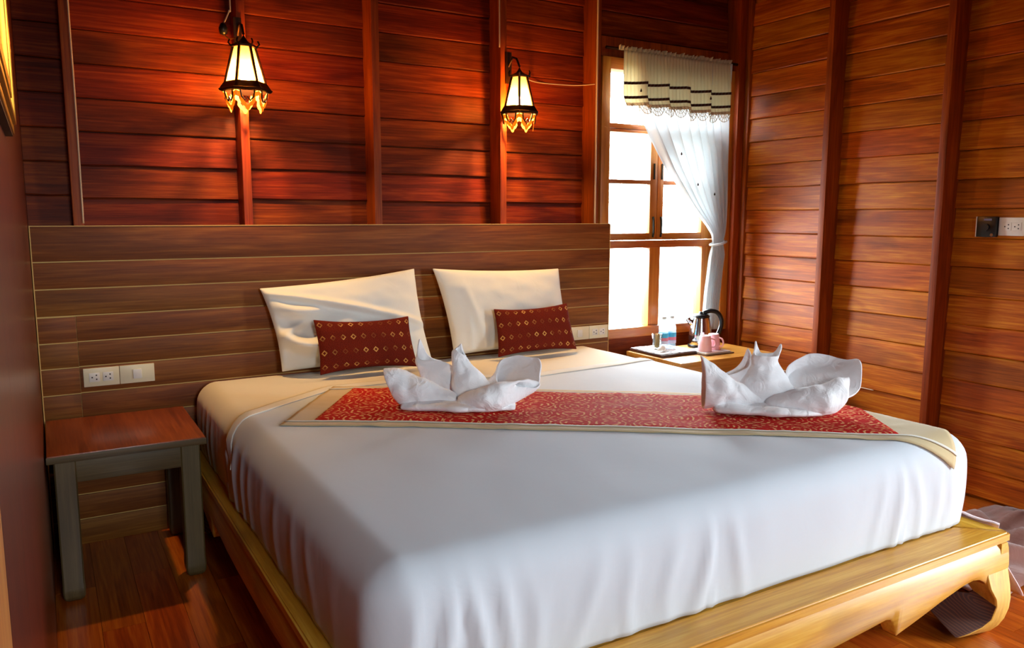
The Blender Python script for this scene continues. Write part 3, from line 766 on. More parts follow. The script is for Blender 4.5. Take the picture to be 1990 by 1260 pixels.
for (a, b_) in ((0.044, 0.054), (RWID-0.062, RWID-0.052)):
    drape_strip('piping', lambda s, t: runner_pt(RLEN*s, a+(b_-a)*t, 0.016), 120, 2, HEM, run, 0.002)

# ------------------------------------------------------------------ pillows and cushions
def soft_cushion(name, TL, TR, BL, BR, th, mat, nu=36, nv=24, sag=0.0, wr=0.006, seed=1, corner=0.0, power=0.5, extra=None, pinch=0.06):
    TL, TR, BL, BR = map(Vector, (TL, TR, BL, BR))
    nrm = (TR-TL).cross(TL-BL).normalized()
    if nrm.y > 0: nrm = -nrm       # towards the room
    V, F, uv = [], [], []
    for sgn in (1, -1):
        for j in range(nv+1):
            for i in range(nu+1):
                u, v_ = i/nu, j/nv
                # edges pull in between the corners
                uu, vv = 2*u-1, 2*v_-1
                pin = 0.05*(1-vv*vv)*uu*-1*abs(uu)**3; pin2 = pinch*(1-uu*uu)*vv*-1*abs(vv)**3
                a = u+pin*0.5; b_ = v_+pin2*0.5
                p = (BL*(1-a)+BR*a)*(1-b_)+(TL*(1-a)+TR*a)*b_
                h = max(0, (1-abs(uu)**2.6)*(1-abs(vv)**2.6))**power
                low = 1.0+0.25*(0.5-v_)
                d = th*h*low
                w = (wr*nz3(u*3.2, v_*3.2, sgn, 1.6, seed)+0.5*wr*nz3(u*7, v_*7, sgn, 1.5, seed+5))*min(1, h*2)
                if extra and sgn > 0: w += extra(u, v_)*min(1, h*1.6)
                q = p+nrm*sgn*(d+w)*(1 if sgn > 0 else 0.45)
                q.z -= sag*math.sin(math.pi*u)*(v_)
                V.append(q); uv.append((u, v_))
    m_ = (nu+1)*(nv+1)
    for s in (0, 1):
        for j in range(nv):
            for i in range(nu):
                a = s*m_+j*(nu+1)+i
                q = (a, a+1, a+nu+2, a+nu+1)
                F.append(q if s == 0 else q[::-1])
    bm = bmesh.new(); vv = [bm.verts.new(q) for q in V]
    ul = bm.loops.layers.uv.new('UVMap')
    for q in F:
        f_ = bm.faces.new([vv[i] for i in q]); f_.smooth = True
        for lp, i in zip(f_.loops, q): lp[ul].uv = uv[i]
    bmesh.ops.remove_doubles(bm, verts=bm.verts, dist=0.0006)
    bmesh.ops.recalc_face_normals(bm, faces=bm.faces)
    me = D.meshes.new(name); bm.to_mesh(me); bm.free(); me.materials.append(mat)
    o = D.objects.new(name, me); COL.objects.link(o); mod(o, 'SUBSURF', levels=1, render_levels=1)
    return o
def lp_folds(u, v_):
    # deep slumped folds at the lower left, a long pull line from the upper left
    g = math.exp(-((u-0.16)/0.17)**2)*smoothstep(0.85, 0.45, v_)
    d = 0.085*g*ridge((v_*1.0+0.3*u+0.1*math.sin(u*9))*15)-0.022*g
    l = (v_-(0.93-0.55*u))
    d += 0.022*math.exp(-((v_-0.42-0.9*(u-0.05))/0.05)**2)*smoothstep(0.32, 0.12, u)
    d += 0.026*math.exp(-(l/0.03)**2)-0.018*math.exp(-((l+0.07)/0.035)**2)*smoothstep(0.02, 0.15, u)*smoothstep(0.75, 0.4, u)
    return d
p1 = soft_cushion('pillow', (-3.285, -0.125, 1.125), (-2.475, -0.115, 1.195), (-3.215, -0.215, 0.725), (-2.425, -0.215, 0.715), 0.085, PILLOW, 60, 40, wr=0.010, seed=3, extra=lp_folds, power=0.45)
tag(p1, 'large white pillow with slumped folds at its left end, leaning behind the left maroon cushion', 'pillow')
def rp_folds(u, v_):
    l = u-(0.24-0.10*v_)
    d = 0.014*math.exp(-(l/0.03)**2)*smoothstep(0.9, 0.5, v_)
    l = u-(0.12+0.05*v_)
    return d+0.010*math.exp(-(l/0.02)**2)*smoothstep(0.7, 0.2, v_)
p2 = soft_cushion('pillow', (-2.385, -0.125, 1.192), (-1.565, -0.115, 1.165), (-2.305, -0.215, 0.722), (-1.545, -0.215, 0.722), 0.085, PILLOW, 60, 40, wr=0.007, seed=9, extra=rp_folds, power=0.45)
tag(p2, 'smooth white pillow standing upright behind the right maroon cushion', 'pillow')
for p in (p1, p2): p['group'] = 'white pillows against the headboard'
c1 = soft_cushion('cushion', (-3.085, -0.300, 0.985), (-2.590, -0.300, 0.972), (-3.085, -0.385, 0.722), (-2.575, -0.385, 0.716), 0.05, CUSH, 30, 20, wr=0.004, seed=5, pinch=0.17)
tag(c1, 'maroon brocade cushion, wider, in front of the slumped left pillow', 'cushion')
c2 = soft_cushion('cushion', (-2.110, -0.295, 0.978), (-1.625, -0.295, 0.985), (-2.130, -0.380, 0.720), (-1.610, -0.380, 0.722), 0.05, CUSH, 30, 20, wr=0.004, seed=15, pinch=0.15)
tag(c2, 'maroon brocade cushion with bright gold motifs, in front of the smooth right pillow', 'cushion')
for p in (c1, c2): p['group'] = 'maroon cushions on the bed'

# ------------------------------------------------------------------ folded towels
TU = Vector((0.8615, -0.5077, 0)); TV = Vector((0.5077, 0.8615, 0)); TW = Vector((0, 0, 1))
def lobe(sections, nth=36, per=8, peaks=(), wr=0.0065, seed=0, closed=False):
    """sections: (centre (u,v,w), radius vector a, radius vector b); lofted and smoothed; open mouth at the end"""
    S = []
    for k in range(3):
        S.append(catmull([s[k] for s in sections], per))
    V, F = [], []
    n = len(S[0])
    for i in range(n):
        c, a, b_ = S[0][i], S[1][i], S[2][i]; t = i/(n-1)
        for k in range(nth):
            th = 2*math.pi*k/nth
            p = c+a*math.cos(th)+b_*math.sin(th)
            for (ang, amt, vec, sharp) in peaks:
                dth = (th-ang+math.pi) % (2*math.pi)-math.pi
                p = p+Vector(vec)*amt*math.exp(-(dth/sharp)**2)*t**3
            q = noise.noise(Vector((p[0]*14+seed, p[1]*14, p[2]*14)))+0.5*noise.noise(Vector((p[0]*34, p[1]*34+seed, p[2]*34)))
            dr = (a*math.cos(th)+b_*math.sin(th))
            if dr.length > 1e-5: p = p+dr.normalized()*q*wr*2
            p.z = max(p.z, 0.004)
            V.append(p)
    for i in range(n-1):
        for k in range(nth):
            k2 = (k+1) % nth
            F.append((i*nth+k, i*nth+k2, (i+1)*nth+k2, (i+1)*nth+k))
    F.append(tuple(range(nth))[::-1])
    if closed: F.append(tuple(range((n-1)*nth, n*nth)))
    return V, F
def towel(name, org, lobes, label):
    V, F = joinvf(lobes)
    W = [Vector(org)+TU*p[0]+TV*p[1]+TW*p[2] for p in V]
    root = Vector(org)
    me_o = obj(name, [(w-root) for w in W], F, TOWEL, None, True)
    me_o.location = root
    mod(me_o, 'SOLIDIFY', thickness=0.007, offset=0); mod(me_o, 'SUBSURF', levels=1, render_levels=1)
    tag(me_o, label, 'towel', 'white towels folded into flowers on the runner')
    return me_o
ZT = MZ1+0.026
# right towel
R_ = [
  # long flat strip under everything
  lobe([((-0.20, -0.03, 0.014), (0, 0.03, 0), (0, 0, 0.012)), ((-0.05, -0.05, 0.018), (0, 0.07, 0), (0, 0, 0.016)), ((0.12, -0.07, 0.018), (0, 0.07, 0), (0, 0, 0.016)), ((0.26, -0.03, 0.014), (0, 0.04, 0), (0, 0, 0.010))], closed=True, seed=1),
  # left petal, tall point at its far end
  lobe([((-0.015, 0.0, 0.030), (0, 0.020, 0), (0, 0, 0.022)), ((-0.08, 0.0, 0.050), (0, 0.045, 0.0), (0, 0, 0.040)), ((-0.16, 0.0, 0.070), (0, 0.052, 0), (0, 0, 0.064)), ((-0.235, 0.0, 0.090), (0.0, 0.036, 0), (0.0, 0, 0.080))],
       peaks=[(math.pi/2, 0.045, (-0.35, 0, 1), 0.5)], seed=2, nth=40),
  # back left wing
  lobe([((0.0, 0.05, 0.04), (0.02, 0, 0), (0, 0.02, 0.0)), ((-0.05, 0.07, 0.09), (0.045, 0, 0.01), (0, 0.03, 0)), ((-0.09, 0.08, 0.14), (0.048, 0, 0.02), (0, 0.03, 0))],
       peaks=[(0.3, 0.07, (0.0, 0, 1), 0.6)], seed=3),
  # middle cup with two points
  lobe([((0.02, 0.04, 0.01), (0.07, 0, 0), (0, 0.05, 0)), ((0.02, 0.04, 0.06), (0.100, 0, 0), (0, 0.065, 0)), ((0.015, 0.05, 0.12), (0.082, 0, 0), (0, 0.055, 0)), ((0.01, 0.06, 0.165), (0.050, 0, 0), (0, 0.036, 0)), ((0.02, 0.06, 0.205), (0.052, 0, 0), (0, 0.034, 0))],
       peaks=[(0.2, 0.045, (0.25, 0, 1), 0.45), (2.6, 0.055, (0.1, 0, 1), 0.5)], seed=4),
  # right bowl
  lobe([((0.06, 0.03, 0.04), (0.03, 0.0, 0.0), (0, 0.03, 0.01)), ((0.14, 0.05, 0.065), (0.05, 0.02, 0.04), (-0.03, 0.07, 0.03)), ((0.22, 0.05, 0.095), (0.10, -0.01, 0.03), (-0.02, 0.085, 0.055)), ((0.245, 0.05, 0.115), (0.125, -0.02, 0.02), (-0.02, 0.095, 0.065))],
       peaks=[(0.1, 0.05, (0.25, 0, 1), 0.35), (1.7, 0.02, (0, 0, 1), 0.8)], seed=5),
  # front right petal: plump folded wedge
  lobe([((0.0, -0.04, 0.028), (0, 0.03, 0), (0, 0, 0.022)), ((0.09, -0.06, 0.045), (0, 0.055, 0), (0, 0, 0.042)), ((0.18, -0.07, 0.056), (0, 0.062, 0), (0, 0, 0.054)), ((0.255, -0.06, 0.062), (0.0, 0.050, 0), (0.01, 0, 0.056)), ((0.285, -0.05, 0.064), (0.0, 0.030, 0), (0.01, 0, 0.034))],
       peaks=[(math.pi/2, 0.035, (0.3, 0.3, 1), 0.5)], seed=6, closed=True),
]
towel('towel', (-1.800, -1.885, ZT), R_, 'white towel folded into a flower, the right one, with a two-pointed cup')
L_ = [
  lobe([((-0.22, -0.03, 0.012), (0, 0.03, 0), (0, 0, 0.010)), ((-0.05, -0.04, 0.016), (0, 0.06, 0), (0, 0, 0.014)), ((0.12, -0.05, 0.018), (0, 0.06, 0), (0, 0, 0.015)), ((0.22, -0.03, 0.014), (0, 0.04, 0), (0, 0, 0.010))], closed=True, seed=11),
  # broad left leaf
  lobe([((-0.01, 0.0, 0.026), (0, 0.016, 0), (0, 0, 0.020)), ((-0.10, 0.0, 0.050), (0, 0.040, 0.01), (0, 0, 0.044)), ((-0.20, 0.01, 0.070), (0, 0.045, 0.015), (0, 0, 0.064)), ((-0.265, 0.01, 0.084), (0, 0.030, 0.01), (-0.028, 0, 0.060))],
       peaks=[], seed=12),
  # back left upright sheet with a point
  lobe([((-0.02, 0.08, 0.03), (0.03, 0, 0), (0, 0.02, 0)), ((-0.07, 0.09, 0.08), (0.065, 0, 0), (0, 0.03, 0)), ((-0.10, 0.10, 0.14), (0.072, 0, 0.0), (0, 0.026, 0)), ((-0.11, 0.10, 0.17), (0.062, 0, 0.0), (0, 0.02, 0))],
       peaks=[(2.7, 0.085, (0.1, 0, 1), 0.6), (0.2, 0.05, (0.4, 0, -1), 0.7)], seed=13),
  # middle cone with a thin spike
  lobe([((0.03, 0.04, 0.01), (0.05, 0, 0), (0, 0.04, 0)), ((0.045, 0.04, 0.07), (0.072, 0, 0.0), (0, 0.045, 0)), ((0.035, 0.05, 0.125), (0.062, 0, -0.02), (0, 0.034, 0)), ((0.01, 0.06, 0.18), (0.036, 0, -0.02), (0, 0.018, 0)), ((0.005, 0.06, 0.205), (0.016, 0, -0.01), (0, 0.010, 0))],
       peaks=[(1.9, 0.035, (0.15, 0, 1), 0.7)], seed=14),
  # right back bowl, crumpled
  lobe([((0.10, 0.05, 0.04), (0.03, 0, 0), (0, 0.03, 0.01)), ((0.16, 0.07, 0.07), (0.05, 0.02, 0.02), (-0.02, 0.05, 0.03)), ((0.22, 0.08, 0.10), (0.075, 0, 0.025), (-0.02, 0.06, 0.055)), ((0.235, 0.08, 0.115), (0.085, -0.01, 0.02), (-0.02, 0.062, 0.065))],
       peaks=[(0.2, 0.03, (0.3, 0, 1), 0.4)], wr=0.007, seed=15),
  # front right leaf with a small open mouth
  lobe([((0.0, -0.03, 0.028), (0, 0.022, 0), (0, 0, 0.020)), ((0.08, -0.06, 0.046), (0, 0.05, 0), (0, 0, 0.040)), ((0.16, -0.06, 0.056), (0.01, 0.060, 0), (0, 0, 0.052)), ((0.235, -0.03, 0.074), (0.04, 0.045, 0.0), (0.0, 0.0, 0.040)), ((0.265, 0.0, 0.092), (0.045, 0.03, 0.0), (-0.02, 0.01, 0.014))], seed=16),
]
towel('towel', (-2.795, -1.255, ZT), L_, 'white towel folded into a flower, the left one, with a thin upright spike')

# ------------------------------------------------------------------ lanterns
def ring_pts(r, z, n=6, ph=0.0, c=(0, 0)):
    return [(c[0]+r*math.cos(ph+2*math.pi*k/n), c[1]+r*math.sin(ph+2*math.pi*k/n), z) for k in range(n)]
def lantern(x, y, z, ph, label):
    t = empty('wall_lantern', (x, y, z)); tag(t, label, 'lantern', 'lit hexagonal wall lanterns')
    def part(name, V, F, mat, parent=t, sm=False): return obj(name, V, F, mat, parent, sm, world=False)
    RTp, RBt, H = 0.046, 0.088, 0.165
    top = ring_pts(RTp, H, ph=ph); bot = ring_pts(RBt, 0, ph=ph)
    # corner bars
    for k in range(6):
        v, f = tube_vf([top[k], bot[k]], 0.0068, 6); part('corner_bar', v, f, IRON)
    for k in range(6):
        k2 = (k+1) % 6
        a, b_, c, d = [Vector(q)*0.985 for q in (bot[k], bot[k2], top[k2], top[k])]
        a.z, b_.z, c.z, d.z = 0.004, 0.004, H-0.004, H-0.004
        part('glass_pane', [a, b_, c, d], [(0, 1, 2, 3)], PANE_LIT)
    # cap with cresting
    v, f = joinvf([lathe_vf([(RTp+0.012, H-0.004), (RTp+0.014, H+0.004), (RTp-0.006, H+0.012), (0.02, H+0.022), (0.008, H+0.038), (0.002, H+0.05)], (0, 0, 0), 6, True, True)]
                  + [tube_vf([(q[0]*1.2, q[1]*1.2, H), (q[0]*1.45, q[1]*1.45, H+0.014), (q[0]*1.3, q[1]*1.3, H+0.028)], 0.004, 5) for q in ring_pts(RTp, 0, 6, ph)])
    part('cap', v, f, IRON)
    # flared collar
    prof = [(RBt+0.004, 0.008), (RBt+0.010, 0.0), (0.112, -0.020), (0.118, -0.024), (0.112, -0.032), (0.100, -0.036), (RBt-0.006, -0.006)]
    V, F = [], []
    for r, zz in prof: V += ring_pts(r, zz, 6, ph)
    for i in range(len(prof)-1):
        for k in range(6): F.append((i*6+k, i*6+(k+1) % 6, (i+1)*6+(k+1) % 6, (i+1)*6+k))
    part('collar', V, F, IRON)
    # hanging fretwork skirt: six scalloped tongues with a rim and holes
    for k in range(6):
        A = Vector(ring_pts(0.100, -0.034, 6, ph)[k]); B = Vector(ring_pts(0.100, -0.034, 6, ph)[(k+1) % 6])
        ex = (B-A).normalized(); mid = (A+B)/2; wv = (B-A).length
        out = Vector((mid.x, mid.y, 0)).normalized()
        def Q(a, h, o=0.0): return mid+ex*a*wv/2+Vector((0, 0, -1))*h-out*h*0.12+out*o
        outl = [(-0.95, 0), (-0.9, 0.022), (-0.62, 0.030), (-0.66, 0.048), (-0.42, 0.066), (-0.24, 0.070), (-0.12, 0.084), (0, 0.088), (0.12, 0.084), (0.24, 0.070), (0.42, 0.066), (0.66, 0.048), (0.62, 0.030), (0.9, 0.022), (0.95, 0)]
        inn = [(-0.5, 0.008), (-0.48, 0.020), (-0.36, 0.026), (-0.40, 0.040), (-0.26, 0.050), (-0.15, 0.054), (-0.07, 0.062), (0, 0.064), (0.07, 0.062), (0.15, 0.054), (0.26, 0.050), (0.40, 0.040), (0.36, 0.026), (0.48, 0.020), (0.5, 0.008)]
        V, F = [], []
        for o in (0.0, -0.003):
            for a, h in outl: V.append(Q(a, h, o))
            for a, h in inn: V.append(Q(a, h, o))
        n = len(outl)
        for i in range(n-1):
            F.append((i, i+1, n+i+1, n+i)); F.append((2*n+i, 3*n+i, 3*n+i+1, 2*n+i+1))
            F.append((i, 2*n+i, 2*n+i+1, i+1)); F.append((n+i, n+i+1, 3*n+i+1, 3*n+i))
        part('fretwork_tongue', V, F, AMBER if k in (0, 1, 2, 3, 4, 5) else IRON)
        v, f = tube_vf([Q(-0.62, 0.0, 0.003), Q(-0.5, 0.03, 0.003), Q(-0.2, 0.046, 0.003), Q(0, 0.03, 0.003), Q(0.2, 0.046, 0.003), Q(0.5, 0.03, 0.003), Q(0.62, 0, 0.003)], 0.004, 5)
        part('scroll', v, f, IRON)
    # bulb and socket
    v, f = lathe_vf([(0.008, 0.062), (0.018, 0.055), (0.024, 0.038), (0.020, 0.020), (0.008, 0.012), (0.001, 0.010)], (0, 0, 0), 14, True, True)
    part('bulb', v, f, BULB, t, True)
    v, f = tube_vf([(0, 0, 0.062), (0, 0, H)], 0.011, 10); part('bulb_socket', v, f, IRON)
    # bracket back to the stud
    d = (-0.045)-y
    v, f = joinvf([tube_vf([(0, 0, H+0.055), (0, 0.03, H+0.10), (0, d*0.6, H+0.115), (0, d, H+0.07)], 0.006, 8),
                   box_vf(-0.018, 0.018, d-0.006, d+0.0045, H-0.02, H+0.15, 0)])
    part('bracket', v, f, IRON)
    return t
lantern(-3.312, -0.165, 2.052, math.radians(52), 'lit hexagonal iron lantern on the left stud above the left pillow')
lantern(-1.868, -0.165, 2.045, math.radians(59), 'lit hexagonal iron lantern on the right stud nearer the window')

# wires
def wire(pts, r, label, cat='cable', per=6, mat=WIRE):
    v, f = tube_vf(catmull(pts, per), r, 6); o = obj('electric_wire', v, f, mat, None, True); tag(o, label, cat); return o
wire([(-3.992, -0.0445, 2.98), (-3.993, -0.0445, 2.4), (-3.9915, -0.0445, 1.9), (-3.993, -0.0445, 1.43)], 0.004, 'thin white cable clipped down the leftmost wall stud')
wire([(-3.34, -0.05, 2.98), (-3.342, -0.055, 2.44), (-3.348, -0.06, 2.39), (-3.372, -0.06, 2.335)], 0.0035, 'short white flex dropping to the left lantern')
o = obj('cable_junction', *lathe_vf([(0.004, 0.0), (0.017, 0.008), (0.02, 0.03), (0.012, 0.05), (0.003, 0.056)], (-3.378, -0.062, 2.278), 12, True, True), BLACKP, None, True)
tag(o, 'small black cable junction above the left lantern', 'junction')
wire([(-3.378, -0.062, 2.285), (-3.36, -0.08, 2.262), (-3.33, -0.12, 2.262)], 0.003, 'brown pigtail from the junction to the left lantern', mat=GOLD)
wire([(-1.926, -0.045, 2.98), (-1.9245, -0.045, 2.6), (-1.9235, -0.045, 2.38)], 0.004, 'white cable running down to the right lantern')
wire([(-1.81, -0.10, 2.232), (-1.76, -0.045, 2.233), (-1.6, 0.07, 2.236), (-1.35, 0.07, 2.240), (-1.272, -0.04, 2.238)], 0.003, 'white cable strung from the right lantern to the wall conduit')
wire([(-1.262, -0.046, 2.98), (-1.262, -0.046, 2.2), (-1.261, -0.046, 1.42)], 0.006, 'cream conduit running up the stud left of the window')

wire([(-0.017, -0.44, 0.462), (-0.018, -0.6, 0.460), (-0.018, -0.755, 0.459)], 0.0035, 'short pale strip standing in for daylight through a low plank gap beside the side table')  # pale strip imitating daylight through the plank gap, not a real cable
wire([(-0.017, -0.845, 0.459), (-0.018, -1.0, 0.458), (-0.018, -1.12, 0.457)], 0.003, 'short pale strip standing in for daylight through a low plank gap between the two right wall studs')  # same imitated daylight gap, carried on past the stud

# ------------------------------------------------------------------ picture on the left wall
pf = empty('picture_frame', (XL+0.001, -2.6, 1.9)); tag(pf, 'gilt framed picture seen edge-on at the upper left', 'picture')
PY0, PY1, PZ0, PZ1 = -3.3, -2.035, 1.628, 2.55
def mould(y0, y1, z0, z1, x0, x1, mat, nm): box(nm, x0, x1, y0, y1, z0, z1, mat, pf, 0.0015)
for (a, b_, x1, mt) in ((0.0, 0.014, 0.016, GOLD), (0.018, 0.030, 0.021, GOLD), (0.034, 0.06, 0.012, DGOLD), (0.064, 0.09, 0.018, GOLD)):
    mould(PY1-b_, PY1-a, PZ0+a, PZ1-a, XL+0.001, XL+x1, mt, 'moulding')
    mould(PY0+a, PY1-b_, PZ0+a, PZ0+b_, XL+0.001, XL+x1, mt, 'moulding')
box('canvas', XL+0.001, XL+0.006, PY0+0.09, PY1-0.09, PZ0+0.09, PZ1, plain('picture_canvas', (196, 160, 60), 0.5), pf)
box('back_board', XL+0.0002, XL+0.013, PY0, PY1+0.001, PZ0-0.004, PZ0, DGOLD, pf)

# ------------------------------------------------------------------ switches and sockets
def socket_plate(x0, x1, z0, z1, y, label, kinds, ax='y', mat=WHITEP):
    cx = (x0+x1)/2
    if ax == 'y': t = empty('socket_plate', (cx, y, (z0+z1)/2))
    else: t = empty('socket_plate', (y, cx, (z0+z1)/2))
    tag(t, label, 'socket')
    def B(nm, a, b_, c, d, d0, d1, m_, bv=0.0):
        if ax == 'y': return box(nm, a, b_, y-d1, y-d0, c, d, m_, t, bv)
        return box(nm, y-d1, y-d0, a, b_, c, d, m_, t, bv)
    n = len(kinds); w = (x1-x0)/n
    for i, k in enumerate(kinds):
        a, b_ = x0+w*i+0.001, x0+w*(i+1)-0.001
        if k == 'sock':
            B('plate', a, b_, z0, z1, 0, 0.008, mat, 0.002)
            for c in (0.30, 0.68):
                xc = a+(b_-a)*c; zc = (z0+z1)/2
                sg = 1 if ax == 'y' else -1
                B('outlet_face', xc-0.021, xc+0.021, zc-0.02, zc+0.02, 0.008, 0.010, WHITEP2, 0.0015)
                for dx, dz in ((0.008, 0.009), (0.008, -0.009), (-0.009, 0.0)):
                    B('pin_hole', xc+sg*dx-0.0028, xc+sg*dx+0.0028, zc+dz-0.0028, zc+dz+0.0028, 0.010, 0.0106, HOLE)
        elif k == 'switch':
            B('plate', a, b_, z0, z1, 0, 0.008, mat, 0.002)
            xc = (a+b_)/2; zc = (z0+z1)/2
            B('rocker', xc-0.018, xc+0.018, zc-0.022, zc+0.022, 0.008, 0.015, WHITEP2, 0.003)
        elif k == 'blank':
            B('plate', a, b_, z0, z1, 0, 0.008, mat, 0.002)
    return t
socket_plate(-4.037, -3.749, 0.715, 0.797, -0.0605, 'cream socket and switch plate on the headboard above the left nightstand', ['sock', 'switch'])
socket_plate(-1.45, -1.163, 0.719, 0.799, -0.0605, 'cream socket plate at the right end of the headboard', ['switch', 'sock'])
sp = socket_plate(-2.005, -1.752, 1.372, 1.462, -0.012, 'white double socket plate on the right plank wall', ['blank', 'sock'], 'x', WHITEP2)
tm = empty('thermostat', (-0.012, -1.70, 1.37)); tag(tm, 'black box with a small dial beside the white socket on the right wall', 'control box')
box('housing', -0.042, -0.012, -1.750, -1.655, 1.364, 1.466, BLACKP, tm, 0.004)
box('side_rim', -0.040, -0.012, -1.6545, -1.650, 1.364, 1.466, WHITEP2, tm)
v, f = tube_vf([(-0.042, -1.703, 1.412), (-0.052, -1.703, 1.412)], 0.018, 16); obj('dial', v, f, BLACKP, tm, False)
v, f = tube_vf([(-0.042, -1.735, 1.375), (-0.047, -1.735, 1.375)], 0.008, 10); obj('button', v, f, STEEL, tm, False)
v, f = box_vf(-0.0435, -0.042, -1.73, -1.69, 1.446, 1.456); obj('badge', v, f, plain('badge_grey', (96, 92, 120), 0.4), tm)

# ------------------------------------------------------------------ nightstands
def table(name, x0, x1, y0, y1, z, lw, top, legm, railm, label, cat, foot=True, over=0.02):
    t = empty(name, ((x0+x1)/2, (y0+y1)/2, 0)); tag(t, label, cat)
    box('tabletop', x0, x1, y0, y1, z-0.028, z, top, t, 0.003)
    box('edge_band', x0-0.002, x1+0.002, y0-0.002, y0+0.004, z-0.029, z-0.004, railm, t, 0.001)
    a = over
    box('rail', x0+a+lw*0.6, x1-a-lw*0.6, y0+a+0.005, y0+a+0.027, z-0.118, z-0.0285, railm, t, 0.002)
    box('rail', x0+a+lw*0.6, x1-a-lw*0.6, y1-a-0.027, y1-a-0.005, z-0.118, z-0.0285, railm, t, 0.002)
    box('rail', x0+a+0.005, x0+a+0.027, y0+a+lw*0.6, y1-a-lw*0.6, z-0.118, z-0.0285, legm, t, 0.002)
    box('rail', x1-a-0.027, x1-a-0.005, y0+a+lw*0.6, y1-a-lw*0.6, z-0.118, z-0.0285, legm, t, 0.002)
    for cx, sx in ((x0+a, 1), (x1-a, -1)):
        for cy, sy in ((y0+a, 1), (y1-a, -1)):
            xx = cx+sx*lw/2; yy = cy+sy*lw/2; h = lw/2
            prof = [(h*0.62, 0.0), (h*0.86, 0.008), (h, 0.022), (h*1.05, 0.05), (h, 0.075), (h, z-0.0285)] if foot else [(h, 0.0), (h, z-0.0285)]
            V, F = [], []
            for r, zz in prof:
                b_ = 0.86
                for (p, q) in ((1, b_), (b_, 1), (-b_, 1), (-1, b_), (-1, -b_), (-b_, -1), (b_, -1), (1, -b_)):
                    V.append((xx+p*r, yy+q*r, zz))
            for i in range(len(prof)-1):
                for k in range(8): F.append((i*8+k, i*8+(k+1) % 8, (i+1)*8+(k+1) % 8, (i+1)*8+k))
            F.append(tuple(range(8))[::-1]); F.append(tuple(range((len(prof)-1)*8, len(prof)*8)))
            smooth_angle(obj('leg', V, F, legm, t), 40)
    return t
table('nightstand', -4.192, -3.639, -0.675, -0.075, 0.585, 0.074, NS_TOP, NS_LEG, NS_RAIL, 'red-topped wooden nightstand with thick weathered legs left of the bed', 'nightstand')
table('side_table', -1.02, -0.25, -0.575, -0.075, 0.62, 0.06, TB_TOP, TB_LEG, TB_TOP, 'honey-coloured wooden side table under the window holding the kettle', 'side table', foot=False)
TZ = 0.62
# tray with cloth, bottles, tumbler
tr = empty('wooden_tray', (-0.86, -0.18, TZ)); tag(tr, 'dark wooden tray with a white napkin under the bottles', 'tray')
box('tray_base', -1.0, -0.715, -0.385, -0.085, TZ, TZ+0.018, plain('dark_tray', (62, 26, 14), 0.4, coat=0.3), tr, 0.003)
nv, nf = [], []
for i in range(15):
    for j in range(15):
        x = -0.995+0.285*i/14; y = -0.378+0.29*j/14
        nv.append((x, y, TZ+0.021+0.004*abs(nz3(x, y, 0, 30))))
for i in range(14):
    for j in range(14): a = i*15+j; nf.append((a, a+1, a+16, a+15))
def dotcloth():
    mt, nt, b = newmat('spotted_napkin'); tc = N(nt, 'ShaderNodeTexCoord'); vo = N(nt, 'ShaderNodeTexVoronoi'); vo.inputs['Scale'].default_value = 26
    L(nt, tc.outputs['Object'], vo.inputs['Vector']); rp = N(nt, 'ShaderNodeValToRGB'); L(nt, vo.outputs['Distance'], rp.inputs[0])
    rp.color_ramp.elements[0].position = 0.22; rp.color_ramp.elements[0].color = lin((52, 48, 60)); rp.color_ramp.elements[1].position = 0.28; rp.color_ramp.elements[1].color = lin((238, 238, 242))
    L(nt, rp.outputs[0], b.inputs['Base Color']); b.inputs['Roughness'].default_value = 0.9; return mt
napkin = obj('napkin', nv, nf, dotcloth(), tr, True); mod(napkin, 'SOLIDIFY', thickness=0.002)
napkin['label'] = 'white napkin with dark spots'
TRZ = TZ+0.026
BLUE = plain('label_blue', (60, 176, 214), 0.4); REDL = plain('label_red', (214, 120, 132), 0.4); CAPM = plain('cap_white', (226, 240, 244), 0.35); WLAB = plain('label_white', (222, 222, 236), 0.4)
def bottle(x, y, label, rot=0):
    t = empty('water_bottle', (x, y, TRZ)); tag(t, label, 'bottle', 'clear water bottles on the tray')
    r = 0.031; H = 0.195
    prof = [(r*0.7, 0), (r*0.95, 0.004), (r, 0.012), (r*0.94, 0.03), (r, 0.045), (r, 0.095), (r*0.95, 0.105), (r, 0.115), (r*0.92, 0.135), (r*0.62, 0.16), (r*0.42, 0.176), (r*0.42, H-0.012)]
    v, f = lathe_vf(prof, (0, 0, 0), 22, True, True); obj('body', v, f, PET, t, True, world=False)
    v, f = lathe_vf([(r*0.5, H-0.014), (r*0.52, H-0.012), (r*0.52, H+0.001), (r*0.46, H+0.003)], (0, 0, 0), 18, True, True); obj('cap', v, f, CAPM, t, False, world=False)
    v, f = lathe_vf([(r*1.015, 0.046), (r*1.015, 0.066)], (0, 0, 0), 22, False); obj('label_band', v, f, REDL, t, True, world=False)
    v, f = lathe_vf([(r*1.018, 0.066), (r*1.018, 0.094)], (0, 0, 0), 22, False); obj('label_band', v, f, BLUE, t, True, world=False)
    v, f = lathe_vf([(r*1.012, 0.026), (r*1.012, 0.044)], (0, 0, 0), 22, False); obj('label_band', v, f, WLAB, t, True, world=False)
bottle(-0.838, -0.212, 'clear water bottle standing in front and to the left of its twin')
bottle(-0.768, -0.205, 'clear water bottle standing right beside its twin, nearer the mugs')
tb = empty('glass_tumbler', (-0.90, -0.225, TRZ)); tag(tb, 'clear glass tumbler holding brown sugar sachets', 'tumbler')
v, f = lathe_vf([(0.001, 0.006), (0.024, 0.006), (0.030, 0.095), (0.032, 0.095), (0.026, 0.0), (0.001, 0.0)], (0, 0, 0), 22, False); obj('glass', v, f, TUMBLER, tb, True, world=False)
